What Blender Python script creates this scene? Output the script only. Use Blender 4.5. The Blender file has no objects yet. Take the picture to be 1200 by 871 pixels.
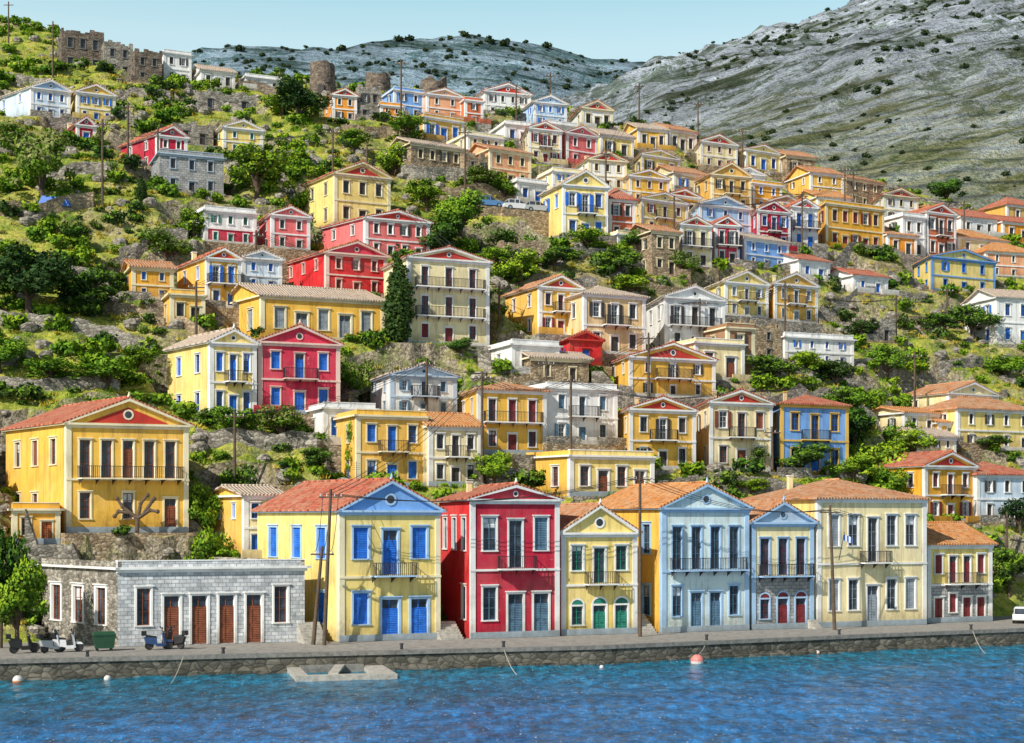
import bpy, math, random
from mathutils import Vector, noise, Matrix
random.seed(7)
SC=bpy.context.scene
F=1760.0; CZ=11.0; HY=610.0
# ------------------------------------------------------------ helpers
def interp(tab,x):
    if x<=tab[0][0]: return tab[0][1]
    for (a,b),(c,d) in zip(tab,tab[1:]):
        if x<=c: return b+(d-b)*(x-a)/(c-a)
    return tab[-1][1]
SH=[(-400,20),(-160,72),(-80,92),(-35,103.5),(-9,110.6),(6.5,115),(31,127),(45.5,133.5),(100,160),(160,185),(400,290)]
PR=[(0,1.2),(15,1.2),(18,3),(24,9),(30,13.5),(45,23.5),(60,32),(90,51),(120,68),(135,76.5),(155,85),(165,88),(178,92),(190,98),(212,111),(260,120)]
def shore(x): return interp(SH,x)
def ridgeY(x): return interp([(-200,296),(-90,292),(-60,275),(-30,268),(200,268)],x)
def h0(x,y):
    s=y-shore(x)
    if s<2: return -5
    yr=ridgeY(x)
    if y>yr:
        return interp(PR,yr-shore(x))-(y-yr)*0.38
    return interp(PR,s)
def cast(px,py):
    u=(px-600)/F; d=118.0
    while d<300:
        z=CZ+(HY-py)*d/F
        if h0(u*d,d)>=z and d-shore(u*d)>14: return u*d,d,h0(u*d,d)
        d+=0.25
    x=u*266; yr=ridgeY(x)-3; x=u*yr
    return x,yr,h0(x,yr)
FOOT=[]   # (ox,oy,z,cos,sin,skew,W,D)
def infoot(x,y,mg):
    for (ox,oy,z0,c,sn,sk,W,Dp) in FOOT:
        dx=x-ox;dy=y-oy
        if abs(dx)>40 or abs(dy)>40: continue
        lx=dx*c+dy*sn; ly=-dx*sn+dy*c; lx+=sk*ly
        if -mg<lx<W+mg and -mg-.6<ly<Dp+mg: return True
    return False

# ------------------------------------------------------------ materials
MATS={}
def base_mat(name):
    m=bpy.data.materials.new(name); m.use_nodes=True
    nt=m.node_tree; b=nt.nodes['Principled BSDF']
    MATS[name]=m
    return m,nt,b
def nd(nt,t,**k):
    n=nt.nodes.new(t)
    for a,v in k.items(): setattr(n,a,v)
    return n
def noise_n(nt,vec,scale,detail=5,rough=0.6,dist=0):
    n=nd(nt,'ShaderNodeTexNoise'); n.inputs['Scale'].default_value=scale
    n.inputs['Detail'].default_value=detail; n.inputs['Roughness'].default_value=rough
    n.inputs['Distortion'].default_value=dist
    if vec: nt.links.new(vec,n.inputs['Vector'])
    return n.outputs['Fac']
def ramp(nt,fac,stops):
    r=nd(nt,'ShaderNodeValToRGB'); e=r.color_ramp.elements
    while len(e)<len(stops): e.new(0.5)
    for i,(p,c) in enumerate(stops):
        e[i].position=p
        if not isinstance(c,(tuple,list)): c=(c,c,c)
        e[i].color=(c[0],c[1],c[2],1)
    nt.links.new(fac,r.inputs['Fac']); return r.outputs['Color']
def mix(nt,a,b,fac,mode='MIX'):
    n=nd(nt,'ShaderNodeMixRGB',blend_type=mode)
    for s,v in (('Color1',a),('Color2',b),('Fac',fac)):
        if isinstance(v,bpy.types.NodeSocket): nt.links.new(v,n.inputs[s])
        elif s=='Fac': n.inputs[s].default_value=v
        else: n.inputs[s].default_value=(v[0],v[1],v[2],1)
    return n.outputs['Color']
def pos(nt,scale=None,kind='w'):
    if kind=='w': o=nd(nt,'ShaderNodeNewGeometry').outputs['Position']
    else: o=nd(nt,'ShaderNodeTexCoord').outputs['Object' if kind=='o' else 'UV']
    if scale:
        m=nd(nt,'ShaderNodeMapping'); m.inputs['Scale'].default_value=scale
        nt.links.new(o,m.inputs['Vector']); o=m.outputs['Vector']
    return o
def maprange(nt,v,a,b,c,d):
    mr=nd(nt,'ShaderNodeMapRange'); nt.links.new(v,mr.inputs[0])
    for i,x in enumerate((a,b,c,d)): mr.inputs[i+1].default_value=x
    return mr.outputs[0]
def bump(nt,b,h,strength,dist=0.05):
    n=nd(nt,'ShaderNodeBump'); n.inputs['Strength'].default_value=strength; n.inputs['Distance'].default_value=dist
    nt.links.new(h,n.inputs['Height']); nt.links.new(n.outputs['Normal'],b.inputs['Normal'])
def plaster(name,c,dirt=0.5):
    m,nt,b=base_mat(name)
    n1=noise_n(nt,pos(nt),0.4,5,0.65)
    col=mix(nt,c,ramp(nt,n1,[(0.3,0.74),(0.5,0.99),(0.7,1.06)]),1,'MULTIPLY')
    g=sum(c)/3
    fade=(c[0]*.7+g*.2+.10,c[1]*.7+g*.2+.09,c[2]*.7+g*.2+.07)
    col=mix(nt,col,fade,mix(nt,(0,0,0),ramp(nt,noise_n(nt,pos(nt),0.23,4,0.7),[(0.47,0.0),(0.64,1.0)]),dirt*.6))
    n2=noise_n(nt,pos(nt,(2.2,2.2,0.22)),1.0,5,0.7)
    st=ramp(nt,n2,[(0.33,(0.42,0.35,0.28)),(0.51,(1,1,1))])
    col=mix(nt,col,st,dirt*.85,'MULTIPLY')
    n3=noise_n(nt,pos(nt),1.3,6,0.75)
    pl=ramp(nt,n3,[(0.64,(0,0,0)),(0.67,(1,1,1))])
    col=mix(nt,col,(0.52,0.46,0.37),mix(nt,(0,0,0),pl,dirt*0.9))
    sp=nd(nt,'ShaderNodeSeparateXYZ'); nt.links.new(pos(nt,None,'o'),sp.inputs[0])
    ad=nd(nt,'ShaderNodeMath',operation='MULTIPLY_ADD'); nt.links.new(n3,ad.inputs[0]); ad.inputs[1].default_value=-3.2; nt.links.new(sp.outputs[2],ad.inputs[2])
    damp=maprange(nt,ad.outputs[0],-1.6,0.2,1.0,0.0)
    col=mix(nt,col,mix(nt,col,(0.40,0.36,0.30),1,'MULTIPLY'),mix(nt,(0,0,0),damp,0.7))
    nt.links.new(col,b.inputs['Base Color']); b.inputs['Roughness'].default_value=0.9
    bump(nt,b,n3,0.35,0.06)
    return m
def paint(name,c,rough=0.55,var=0.75,metal=0):
    m,nt,b=base_mat(name)
    n=noise_n(nt,pos(nt),2.5,5,0.7)
    nt.links.new(mix(nt,c,ramp(nt,n,[(0.3,var),(0.6,1.0)]),1,'MULTIPLY'),b.inputs['Base Color'])
    b.inputs['Roughness'].default_value=rough; b.inputs['Metallic'].default_value=metal
    return m
def louvre(name,c):
    m,nt,b=base_mat(name)
    w=nd(nt,'ShaderNodeTexWave',wave_type='BANDS',bands_direction='Z'); w.inputs['Scale'].default_value=2.2
    nt.links.new(pos(nt),w.inputs['Vector'])
    n=noise_n(nt,pos(nt),1.8,5,0.7)
    col=mix(nt,c,ramp(nt,n,[(0.3,0.55),(0.62,1.15)]),1,'MULTIPLY')
    nt.links.new(col,b.inputs['Base Color']); b.inputs['Roughness'].default_value=0.6
    bump(nt,b,w.outputs['Fac'],0.8,0.03)
    return m
def tile(name,c1,c2,c3):
    m,nt,b=base_mat(name)
    uv=pos(nt,None,'uv')
    w=nd(nt,'ShaderNodeTexWave',wave_type='BANDS',bands_direction='X'); w.inputs['Scale'].default_value=1.0
    w.inputs['Distortion'].default_value=0.4
    nt.links.new(uv,w.inputs['Vector'])
    br=nd(nt,'ShaderNodeTexBrick'); br.inputs['Scale'].default_value=1.0
    br.inputs['Brick Width'].default_value=0.31; br.inputs['Row Height'].default_value=0.42
    br.inputs['Mortar Size'].default_value=0.02
    br.inputs['Color1'].default_value=(*c1,1); br.inputs['Color2'].default_value=(*c2,1); br.inputs['Mortar'].default_value=(c1[0]*.35,c1[1]*.35,c1[2]*.35,1)
    br.offset=0.0
    nt.links.new(uv,br.inputs['Vector'])
    n=noise_n(nt,pos(nt),0.9,5,0.7)
    col=mix(nt,br.outputs['Color'],c3,ramp(nt,n,[(0.40,0.0),(0.60,0.8)]))
    col=mix(nt,col,ramp(nt,noise_n(nt,pos(nt),2.6,4,0.7),[(0.36,0.45),(0.52,1.0)]),0.85,'MULTIPLY')
    col=mix(nt,col,ramp(nt,w.outputs['Fac'],[(0.0,0.5),(0.5,1.0)]),0.8,'MULTIPLY')
    nt.links.new(col,b.inputs['Base Color']); b.inputs['Roughness'].default_value=0.85
    bump(nt,b,w.outputs['Fac'],0.8,0.08)
    return m
def rubble(name,c1,c2,sc=2.2):
    m,nt,b=base_mat(name)
    p=pos(nt,(1,1,1.7))
    v=nd(nt,'ShaderNodeTexVoronoi'); v.inputs['Scale'].default_value=sc; nt.links.new(p,v.inputs['Vector'])
    v2=nd(nt,'ShaderNodeTexVoronoi',feature='DISTANCE_TO_EDGE'); v2.inputs['Scale'].default_value=sc; nt.links.new(p,v2.inputs['Vector'])
    sp=nd(nt,'ShaderNodeSeparateColor'); nt.links.new(v.outputs['Color'],sp.inputs['Color'])
    col=ramp(nt,sp.outputs['Red'],[(0.0,c1),(1.0,c2)])
    col=mix(nt,col,ramp(nt,noise_n(nt,pos(nt),0.7,5,0.7),[(0.3,0.55),(0.6,1.1)]),1,'MULTIPLY')
    e=ramp(nt,v2.outputs['Distance'],[(0.0,0.35),(0.09,1.0)])
    col=mix(nt,col,e,1,'MULTIPLY')
    nt.links.new(col,b.inputs['Base Color']); b.inputs['Roughness'].default_value=0.95
    bump(nt,b,v2.outputs['Distance'],0.7,0.15)
    return m
def ashlar(name,c1,c2,mort):
    m,nt,b=base_mat(name)
    sp=nd(nt,'ShaderNodeSeparateXYZ'); nt.links.new(pos(nt,None,'o'),sp.inputs[0])
    ad=nd(nt,'ShaderNodeMath',operation='ADD'); nt.links.new(sp.outputs[0],ad.inputs[0]); nt.links.new(sp.outputs[1],ad.inputs[1])
    cb=nd(nt,'ShaderNodeCombineXYZ'); nt.links.new(ad.outputs[0],cb.inputs[0]); nt.links.new(sp.outputs[2],cb.inputs[1])
    nz=nd(nt,'ShaderNodeTexNoise'); nz.inputs['Scale'].default_value=1.5
    vm=nd(nt,'ShaderNodeVectorMath',operation='MULTIPLY_ADD'); nt.links.new(nz.outputs['Color'],vm.inputs[0]); vm.inputs[1].default_value=(0.16,0.12,0); nt.links.new(cb.outputs[0],vm.inputs[2])
    br=nd(nt,'ShaderNodeTexBrick'); br.inputs['Scale'].default_value=1
    br.inputs['Brick Width'].default_value=0.55; br.inputs['Row Height'].default_value=0.3; br.inputs['Mortar Size'].default_value=0.03
    br.inputs['Color1'].default_value=(*c1,1); br.inputs['Color2'].default_value=(*c2,1); br.inputs['Mortar'].default_value=(*mort,1)
    nt.links.new(vm.outputs[0],br.inputs['Vector'])
    col=mix(nt,br.outputs['Color'],ramp(nt,noise_n(nt,pos(nt),1.1,5,0.7),[(0.3,0.55),(0.62,1.1)]),1,'MULTIPLY')
    nt.links.new(col,b.inputs['Base Color']); b.inputs['Roughness'].default_value=0.9
    bump(nt,b,br.outputs['Fac'],-0.6,0.05)
    return m
def glass(name):
    m,nt,b=base_mat(name)
    col=ramp(nt,noise_n(nt,pos(nt),0.9,2),[(0.35,(0.012,0.016,0.022)),(0.7,(0.07,0.085,0.11))])
    nt.links.new(col,b.inputs['Base Color'])
    b.inputs['Roughness'].default_value=0.12
    return m
def leaf(name,c1,c2,c3):
    m,nt,b=base_mat(name)
    oi=nd(nt,'ShaderNodeObjectInfo')
    n=noise_n(nt,pos(nt),0.8,3,0.7)
    col=ramp(nt,n,[(0.3,c1),(0.5,c2),(0.7,c3)])
    col=mix(nt,col,ramp(nt,oi.outputs['Random'],[(0,(0.65,0.75,0.6)),(1,(1.35,1.15,0.85))]),1,'MULTIPLY')
    nt.links.new(col,b.inputs['Base Color']); b.inputs['Roughness'].default_value=0.7
    b.inputs['Specular IOR Level'].default_value=0.2
    return m
WALL={'yellow':(0.88,0.52,0.08),'deepyellow':(0.84,0.42,0.035),'pale':(0.90,0.70,0.23),'cream':(0.90,0.77,0.44),'orange':(0.86,0.33,0.02),
 'red':(0.72,0.02,0.025),'crimson':(0.56,0.015,0.05),'pink':(0.82,0.18,0.18),'rose':(0.70,0.04,0.09),'white':(0.86,0.86,0.84),'ltblue':(0.44,0.64,0.88),
 'skyblue':(0.20,0.43,0.88),'paleblue':(0.64,0.77,0.90),'brown':(0.35,0.19,0.10),'terracotta':(0.66,0.17,0.07),'salmon':(0.86,0.42,0.22),'sand':(0.84,0.60,0.30),'ochre':(0.78,0.46,0.10),'aqua':(0.68,0.80,0.80)}
for k,c in WALL.items(): plaster('wall_'+k,c,0.62)
TR={'white':(0.86,0.86,0.84),'blue':(0.18,0.40,0.80),'ltblue':(0.40,0.60,0.84),'cream':(0.84,0.76,0.52),'grey':(0.46,0.57,0.68),'yellow':(0.84,0.54,0.12),'red':(0.54,0.04,0.025),'pinkw':(0.82,0.6,0.52)}
for k,c in TR.items(): plaster('trim_'+k,c,0.25)
SHC={'blue':(0.02,0.17,0.70),'brown':(0.24,0.07,0.03),'dark':(0.06,0.05,0.045),'green':(0.02,0.24,0.17),'red':(0.42,0.03,0.025),'maroon':(0.22,0.025,0.03),'grey':(0.28,0.33,0.38),'white':(0.75,0.76,0.76),'slate':(0.10,0.20,0.30),'rust':(0.45,0.12,0.03)}
for k,c in SHC.items(): louvre('shut_'+k,c)
tile('tile',(0.68,0.24,0.08),(0.82,0.37,0.16),(0.66,0.44,0.28))
tile('tile_red',(0.62,0.11,0.06),(0.75,0.22,0.12),(0.60,0.29,0.18))
tile('tile_pale',(0.75,0.54,0.39),(0.84,0.67,0.52),(0.64,0.55,0.46))
tile('tile_orange',(0.84,0.27,0.05),(0.90,0.41,0.13),(0.78,0.44,0.22))
rubble('stone_rubble',(0.17,0.15,0.12),(0.48,0.44,0.37))
rubble('stone_warm',(0.24,0.17,0.10),(0.54,0.42,0.27))
rubble('stone_dark',(0.12,0.09,0.07),(0.30,0.24,0.18))
rubble('stone_quay',(0.07,0.07,0.055),(0.22,0.20,0.16),1.4)
ashlar('ashlar_white',(0.46,0.50,0.54),(0.76,0.78,0.80),(0.36,0.36,0.35))
ashlar('ashlar_grey',(0.30,0.31,0.32),(0.50,0.50,0.48),(0.22,0.21,0.2))
glass('glass')
paint('iron',(0.03,0.03,0.035),0.5); paint('wood_pole',(0.13,0.09,0.06),0.85,0.5); paint('roof_flat',(0.62,0.58,0.52),0.9,0.6)
paint('concrete',(0.34,0.32,0.29),0.9,0.5); paint('coping',(0.27,0.26,0.24),0.9,0.45); paint('pale_concrete',(0.52,0.49,0.43),0.9,0.5); paint('rubber',(0.02,0.02,0.02),0.7); paint('chrome',(0.5,0.5,0.5),0.3,0.9,1)
paint('car_white',(0.75,0.76,0.78),0.25,0.95); paint('car_blue',(0.10,0.25,0.5),0.25,0.95); paint('car_silver',(0.45,0.48,0.5),0.25,0.95)
paint('bin_green',(0.02,0.08,0.04),0.45); paint('seat_black',(0.02,0.02,0.022),0.45); paint('buoy_pink',(0.75,0.25,0.22),0.5); paint('buoy_white',(0.75,0.72,0.7),0.5); paint('buoy_orange',(0.8,0.25,0.04),0.5)
paint('tarp_blue',(0.03,0.16,0.6),0.5); paint('bark',(0.12,0.085,0.055),0.95,0.5); paint('rope',(0.5,0.46,0.38),0.9); paint('flag_blue',(0.02,0.12,0.5),0.8); paint('moto_blue',(0.03,0.07,0.2),0.3)
leaf('leaf_bright',(0.10,0.21,0.012),(0.21,0.37,0.018),(0.36,0.50,0.045))
leaf('leaf_mid',(0.045,0.12,0.013),(0.10,0.22,0.018),(0.18,0.30,0.03))
leaf('leaf_dark',(0.016,0.045,0.012),(0.034,0.08,0.018),(0.06,0.12,0.025))
leaf('leaf_olive',(0.08,0.12,0.05),(0.16,0.21,0.08),(0.26,0.30,0.14))
leaf('leaf_dry',(0.24,0.20,0.03),(0.42,0.38,0.05),(0.55,0.48,0.12))
leaf('leaf_scrub',(0.025,0.045,0.022),(0.04,0.07,0.03),(0.065,0.10,0.04))

def terrain_mat():
    m,nt,b=base_mat('hill_ground')
    p=pos(nt)
    n1=noise_n(nt,p,0.05,5,0.65); n2=noise_n(nt,p,0.35,6,0.7); n3=noise_n(nt,p,2.5,4,0.7)
    g=ramp(nt,n2,[(0.28,(0.07,0.12,0.02)),(0.42,(0.20,0.28,0.03)),(0.52,(0.38,0.42,0.045)),(0.62,(0.54,0.48,0.10)),(0.72,(0.36,0.27,0.13))])
    r=ramp(nt,n2,[(0.3,(0.20,0.12,0.06)),(0.5,(0.40,0.30,0.18)),(0.7,(0.52,0.46,0.36))])
    col=mix(nt,g,r,ramp(nt,n1,[(0.51,0.0),(0.62,0.85)]))
    ge=nd(nt,'ShaderNodeNewGeometry'); sp=nd(nt,'ShaderNodeSeparateXYZ'); nt.links.new(ge.outputs['True Normal'],sp.inputs[0])
    st=ramp(nt,sp.outputs[2],[(0.42,1.0),(0.64,0.0)])
    v2=nd(nt,'ShaderNodeTexVoronoi',feature='DISTANCE_TO_EDGE'); v2.inputs['Scale'].default_value=1.6; nt.links.new(p,v2.inputs['Vector'])
    rock=mix(nt,ramp(nt,n3,[(0.3,(0.18,0.14,0.10)),(0.7,(0.52,0.45,0.35))]),ramp(nt,v2.outputs['Distance'],[(0,0.4),(0.1,1.0)]),1,'MULTIPLY')
    col=mix(nt,col,rock,mix(nt,(0,0,0),st,ramp(nt,n2,[(0.38,0.35),(0.52,0.95)])))
    col=mix(nt,col,ramp(nt,n3,[(0.3,0.45),(0.6,1.15)]),1,'MULTIPLY')
    nt.links.new(col,b.inputs['Base Color']); b.inputs['Roughness'].default_value=1
    bump(nt,b,n3,0.9,0.4)
terrain_mat()
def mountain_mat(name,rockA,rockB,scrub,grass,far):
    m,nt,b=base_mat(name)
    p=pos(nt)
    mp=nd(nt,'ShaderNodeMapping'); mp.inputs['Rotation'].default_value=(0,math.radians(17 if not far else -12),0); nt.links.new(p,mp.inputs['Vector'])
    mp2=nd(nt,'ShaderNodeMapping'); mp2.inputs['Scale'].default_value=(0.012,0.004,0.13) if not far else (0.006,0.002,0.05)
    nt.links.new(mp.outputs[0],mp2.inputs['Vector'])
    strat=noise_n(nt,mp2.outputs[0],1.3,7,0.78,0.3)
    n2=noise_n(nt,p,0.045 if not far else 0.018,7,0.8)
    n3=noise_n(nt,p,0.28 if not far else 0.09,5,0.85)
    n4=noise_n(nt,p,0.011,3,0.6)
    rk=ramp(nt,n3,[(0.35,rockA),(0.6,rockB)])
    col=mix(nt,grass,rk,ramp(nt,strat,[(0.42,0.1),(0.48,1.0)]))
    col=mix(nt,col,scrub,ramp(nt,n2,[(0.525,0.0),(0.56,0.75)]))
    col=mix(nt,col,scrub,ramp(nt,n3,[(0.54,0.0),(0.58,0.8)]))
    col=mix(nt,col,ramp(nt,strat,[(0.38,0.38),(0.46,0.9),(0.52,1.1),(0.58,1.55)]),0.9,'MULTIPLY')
    col=mix(nt,col,ramp(nt,n4,[(0.38,0.75),(0.62,1.15)]),1,'MULTIPLY')
    if not far:
        sp=nd(nt,'ShaderNodeSeparateXYZ'); nt.links.new(p,sp.inputs[0])
        low=maprange(nt,sp.outputs[2],90,150,0.75,0.0)
        wz_=nd(nt,'ShaderNodeTexWave',wave_type='BANDS',bands_direction='Z'); wz_.inputs['Scale'].default_value=.07; wz_.inputs['Distortion'].default_value=2.5; wz_.inputs['Detail'].default_value=3; nt.links.new(p,wz_.inputs['Vector'])
        gg=ramp(nt,n3,[(0.38,(0.08,0.11,0.03)),(0.5,(0.26,0.28,0.09)),(0.62,(0.48,0.44,0.28))])
        gg=mix(nt,gg,(0.05,0.06,0.03),ramp(nt,wz_.outputs['Fac'],[(0.0,0.9),(0.25,0.0)]))
        col=mix(nt,col,gg,low)
    nt.links.new(col,b.inputs['Base Color']); b.inputs['Roughness'].default_value=1
    b.inputs['Specular IOR Level'].default_value=0.1
    h=nd(nt,'ShaderNodeMath',operation='ADD'); nt.links.new(strat,h.inputs[0]); nt.links.new(n2,h.inputs[1])
    bump(nt,b,h.outputs[0],1.0,9 if not far else 22)
mountain_mat('mountain_near',(0.32,0.37,0.44),(0.66,0.73,0.82),(0.085,0.13,0.07),(0.20,0.25,0.13),False)
mountain_mat('mountain_far',(0.19,0.29,0.38),(0.40,0.53,0.63),(0.06,0.14,0.14),(0.12,0.21,0.18),True)  # aerial haze painted in: rock and scrub colours shifted to blue

def water_mat():
    m,nt,b=base_mat('sea_water')
    p=pos(nt)
    big=noise_n(nt,pos(nt,(0.03,0.09,1)),1.0,4,0.6)
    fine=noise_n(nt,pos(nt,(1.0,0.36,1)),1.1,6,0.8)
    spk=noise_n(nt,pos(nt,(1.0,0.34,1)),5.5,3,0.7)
    col=ramp(nt,big,[(0.3,(0.003,0.10,0.26)),(0.5,(0.005,0.15,0.42)),(0.7,(0.012,0.22,0.58))])
    sx=nd(nt,'ShaderNodeSeparateXYZ'); nt.links.new(p,sx.inputs[0])
    # shallows: teal towards the quay and to the left
    a1=nd(nt,'ShaderNodeMath',operation='MULTIPLY_ADD'); nt.links.new(sx.outputs[0],a1.inputs[0]); a1.inputs[1].default_value=-.42; nt.links.new(sx.outputs[1],a1.inputs[2])
    col=mix(nt,col,(0.006,0.21,0.26),maprange(nt,a1.outputs[0],88,120,0.0,0.85))
    col=mix(nt,col,ramp(nt,fine,[(0.38,0.32),(0.46,0.7),(0.53,1.15),(0.63,2.0)]),1,'MULTIPLY')  # light and dark of the ripples painted into the water colour
    col=mix(nt,col,(0.65,0.80,0.90),ramp(nt,spk,[(0.645,0.0),(0.69,0.95)]))  # glints painted on as pale flecks, not reflected light
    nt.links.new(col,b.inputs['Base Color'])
    b.inputs['Roughness'].default_value=0.08; b.inputs['IOR'].default_value=1.33
    b.inputs['Specular IOR Level'].default_value=0.4
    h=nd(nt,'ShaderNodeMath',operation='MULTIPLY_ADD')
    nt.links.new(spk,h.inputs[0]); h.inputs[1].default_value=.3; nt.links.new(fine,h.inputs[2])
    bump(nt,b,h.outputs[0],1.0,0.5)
water_mat()

# ------------------------------------------------------------ mesh builder
class MB:
    def __init__(s): s.v=[];s.f=[];s.m=[];s.mats=[];s.uv=[];s.sm=[]
    def mi(s,n):
        if n not in s.mats: s.mats.append(n)
        return s.mats.index(n)
    def poly(s,pts,mat,uv=None,smooth=False):
        b=len(s.v); s.v.extend([tuple(p) for p in pts]); s.f.append(tuple(range(b,b+len(pts))))
        s.m.append(s.mi(mat)); s.uv.extend(uv if uv else [(p[0],p[1]) for p in pts]); s.sm.append(smooth)
    def hexa(s,p,mat):
        for q in ((0,1,2,3),(4,7,6,5),(0,4,5,1),(1,5,6,2),(2,6,7,3),(3,7,4,0)): s.poly([p[i] for i in q],mat)
    def box(s,x0,x1,y0,y1,z0,z1,mat,T=None):
        p=[(x0,y0,z0),(x1,y0,z0),(x1,y1,z0),(x0,y1,z0),(x0,y0,z1),(x1,y0,z1),(x1,y1,z1),(x0,y1,z1)]
        if T: p=[T(*q) for q in p]
        s.hexa(p,mat)
    def tube(s,p,q,r0,r1,mat,n=8,cap=True):
        p=Vector(p);q=Vector(q);d=(q-p).normalized()
        a=d.orthogonal().normalized(); c=d.cross(a)
        A=[p+(a*math.cos(2*math.pi*i/n)+c*math.sin(2*math.pi*i/n))*r0 for i in range(n)]
        B=[q+(a*math.cos(2*math.pi*i/n)+c*math.sin(2*math.pi*i/n))*r1 for i in range(n)]
        for i in range(n):
            j=(i+1)%n; s.poly([A[i],A[j],B[j],B[i]],mat,None,True)
        if cap: s.poly(B,mat); s.poly(A[::-1],mat)
    def ring(s,c,ax,R,r,mat,n=16):
        c=Vector(c);ax=Vector(ax).normalized();a=ax.orthogonal().normalized();b=ax.cross(a)
        P=[c+(a*math.cos(2*math.pi*i/n)+b*math.sin(2*math.pi*i/n))*R for i in range(n)]
        for i in range(n): s.tube(P[i],P[(i+1)%n],r,r,mat,6,False)
    def sphere(s,c,r,mat,nu=16,nv=10,sz=1,mat2=None):
        def P(i,j):
            t=math.pi*j/nv; a=2*math.pi*i/nu
            return (c[0]+r*math.sin(t)*math.cos(a),c[1]+r*math.sin(t)*math.sin(a),c[2]+r*sz*math.cos(t))
        for j in range(nv):
            for i in range(nu):
                s.poly([P(i,j),P(i+1,j),P(i+1,j+1),P(i,j+1)],(mat2 if mat2 and j>=nv//2 else mat),None,True)
    def mesh(s,name):
        me=bpy.data.meshes.new(name); me.from_pydata(s.v,[],s.f)
        for n in s.mats: me.materials.append(MATS[n])
        me.polygons.foreach_set('material_index',s.m)
        me.polygons.foreach_set('use_smooth',s.sm)
        ul=me.uv_layers.new(name='UVMap')
        fl=[c for u in s.uv for c in u]; ul.data.foreach_set('uv',fl)
        me.update(); return me
    def obj(s,name,parent=None,loc=None,rz=0):
        o=bpy.data.objects.new(name,s.mesh(name)); SC.collection.objects.link(o)
        if parent: o.parent=parent
        if loc: o.location=loc
        o.rotation_euler[2]=rz
        return o
def empty(name,loc,rz=0,sc=1):
    e=bpy.data.objects.new(name,None); SC.collection.objects.link(e); e.location=loc; e.rotation_euler[2]=rz
    e.empty_display_size=0.5; e.scale=(sc,sc,sc)
    return e

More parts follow.
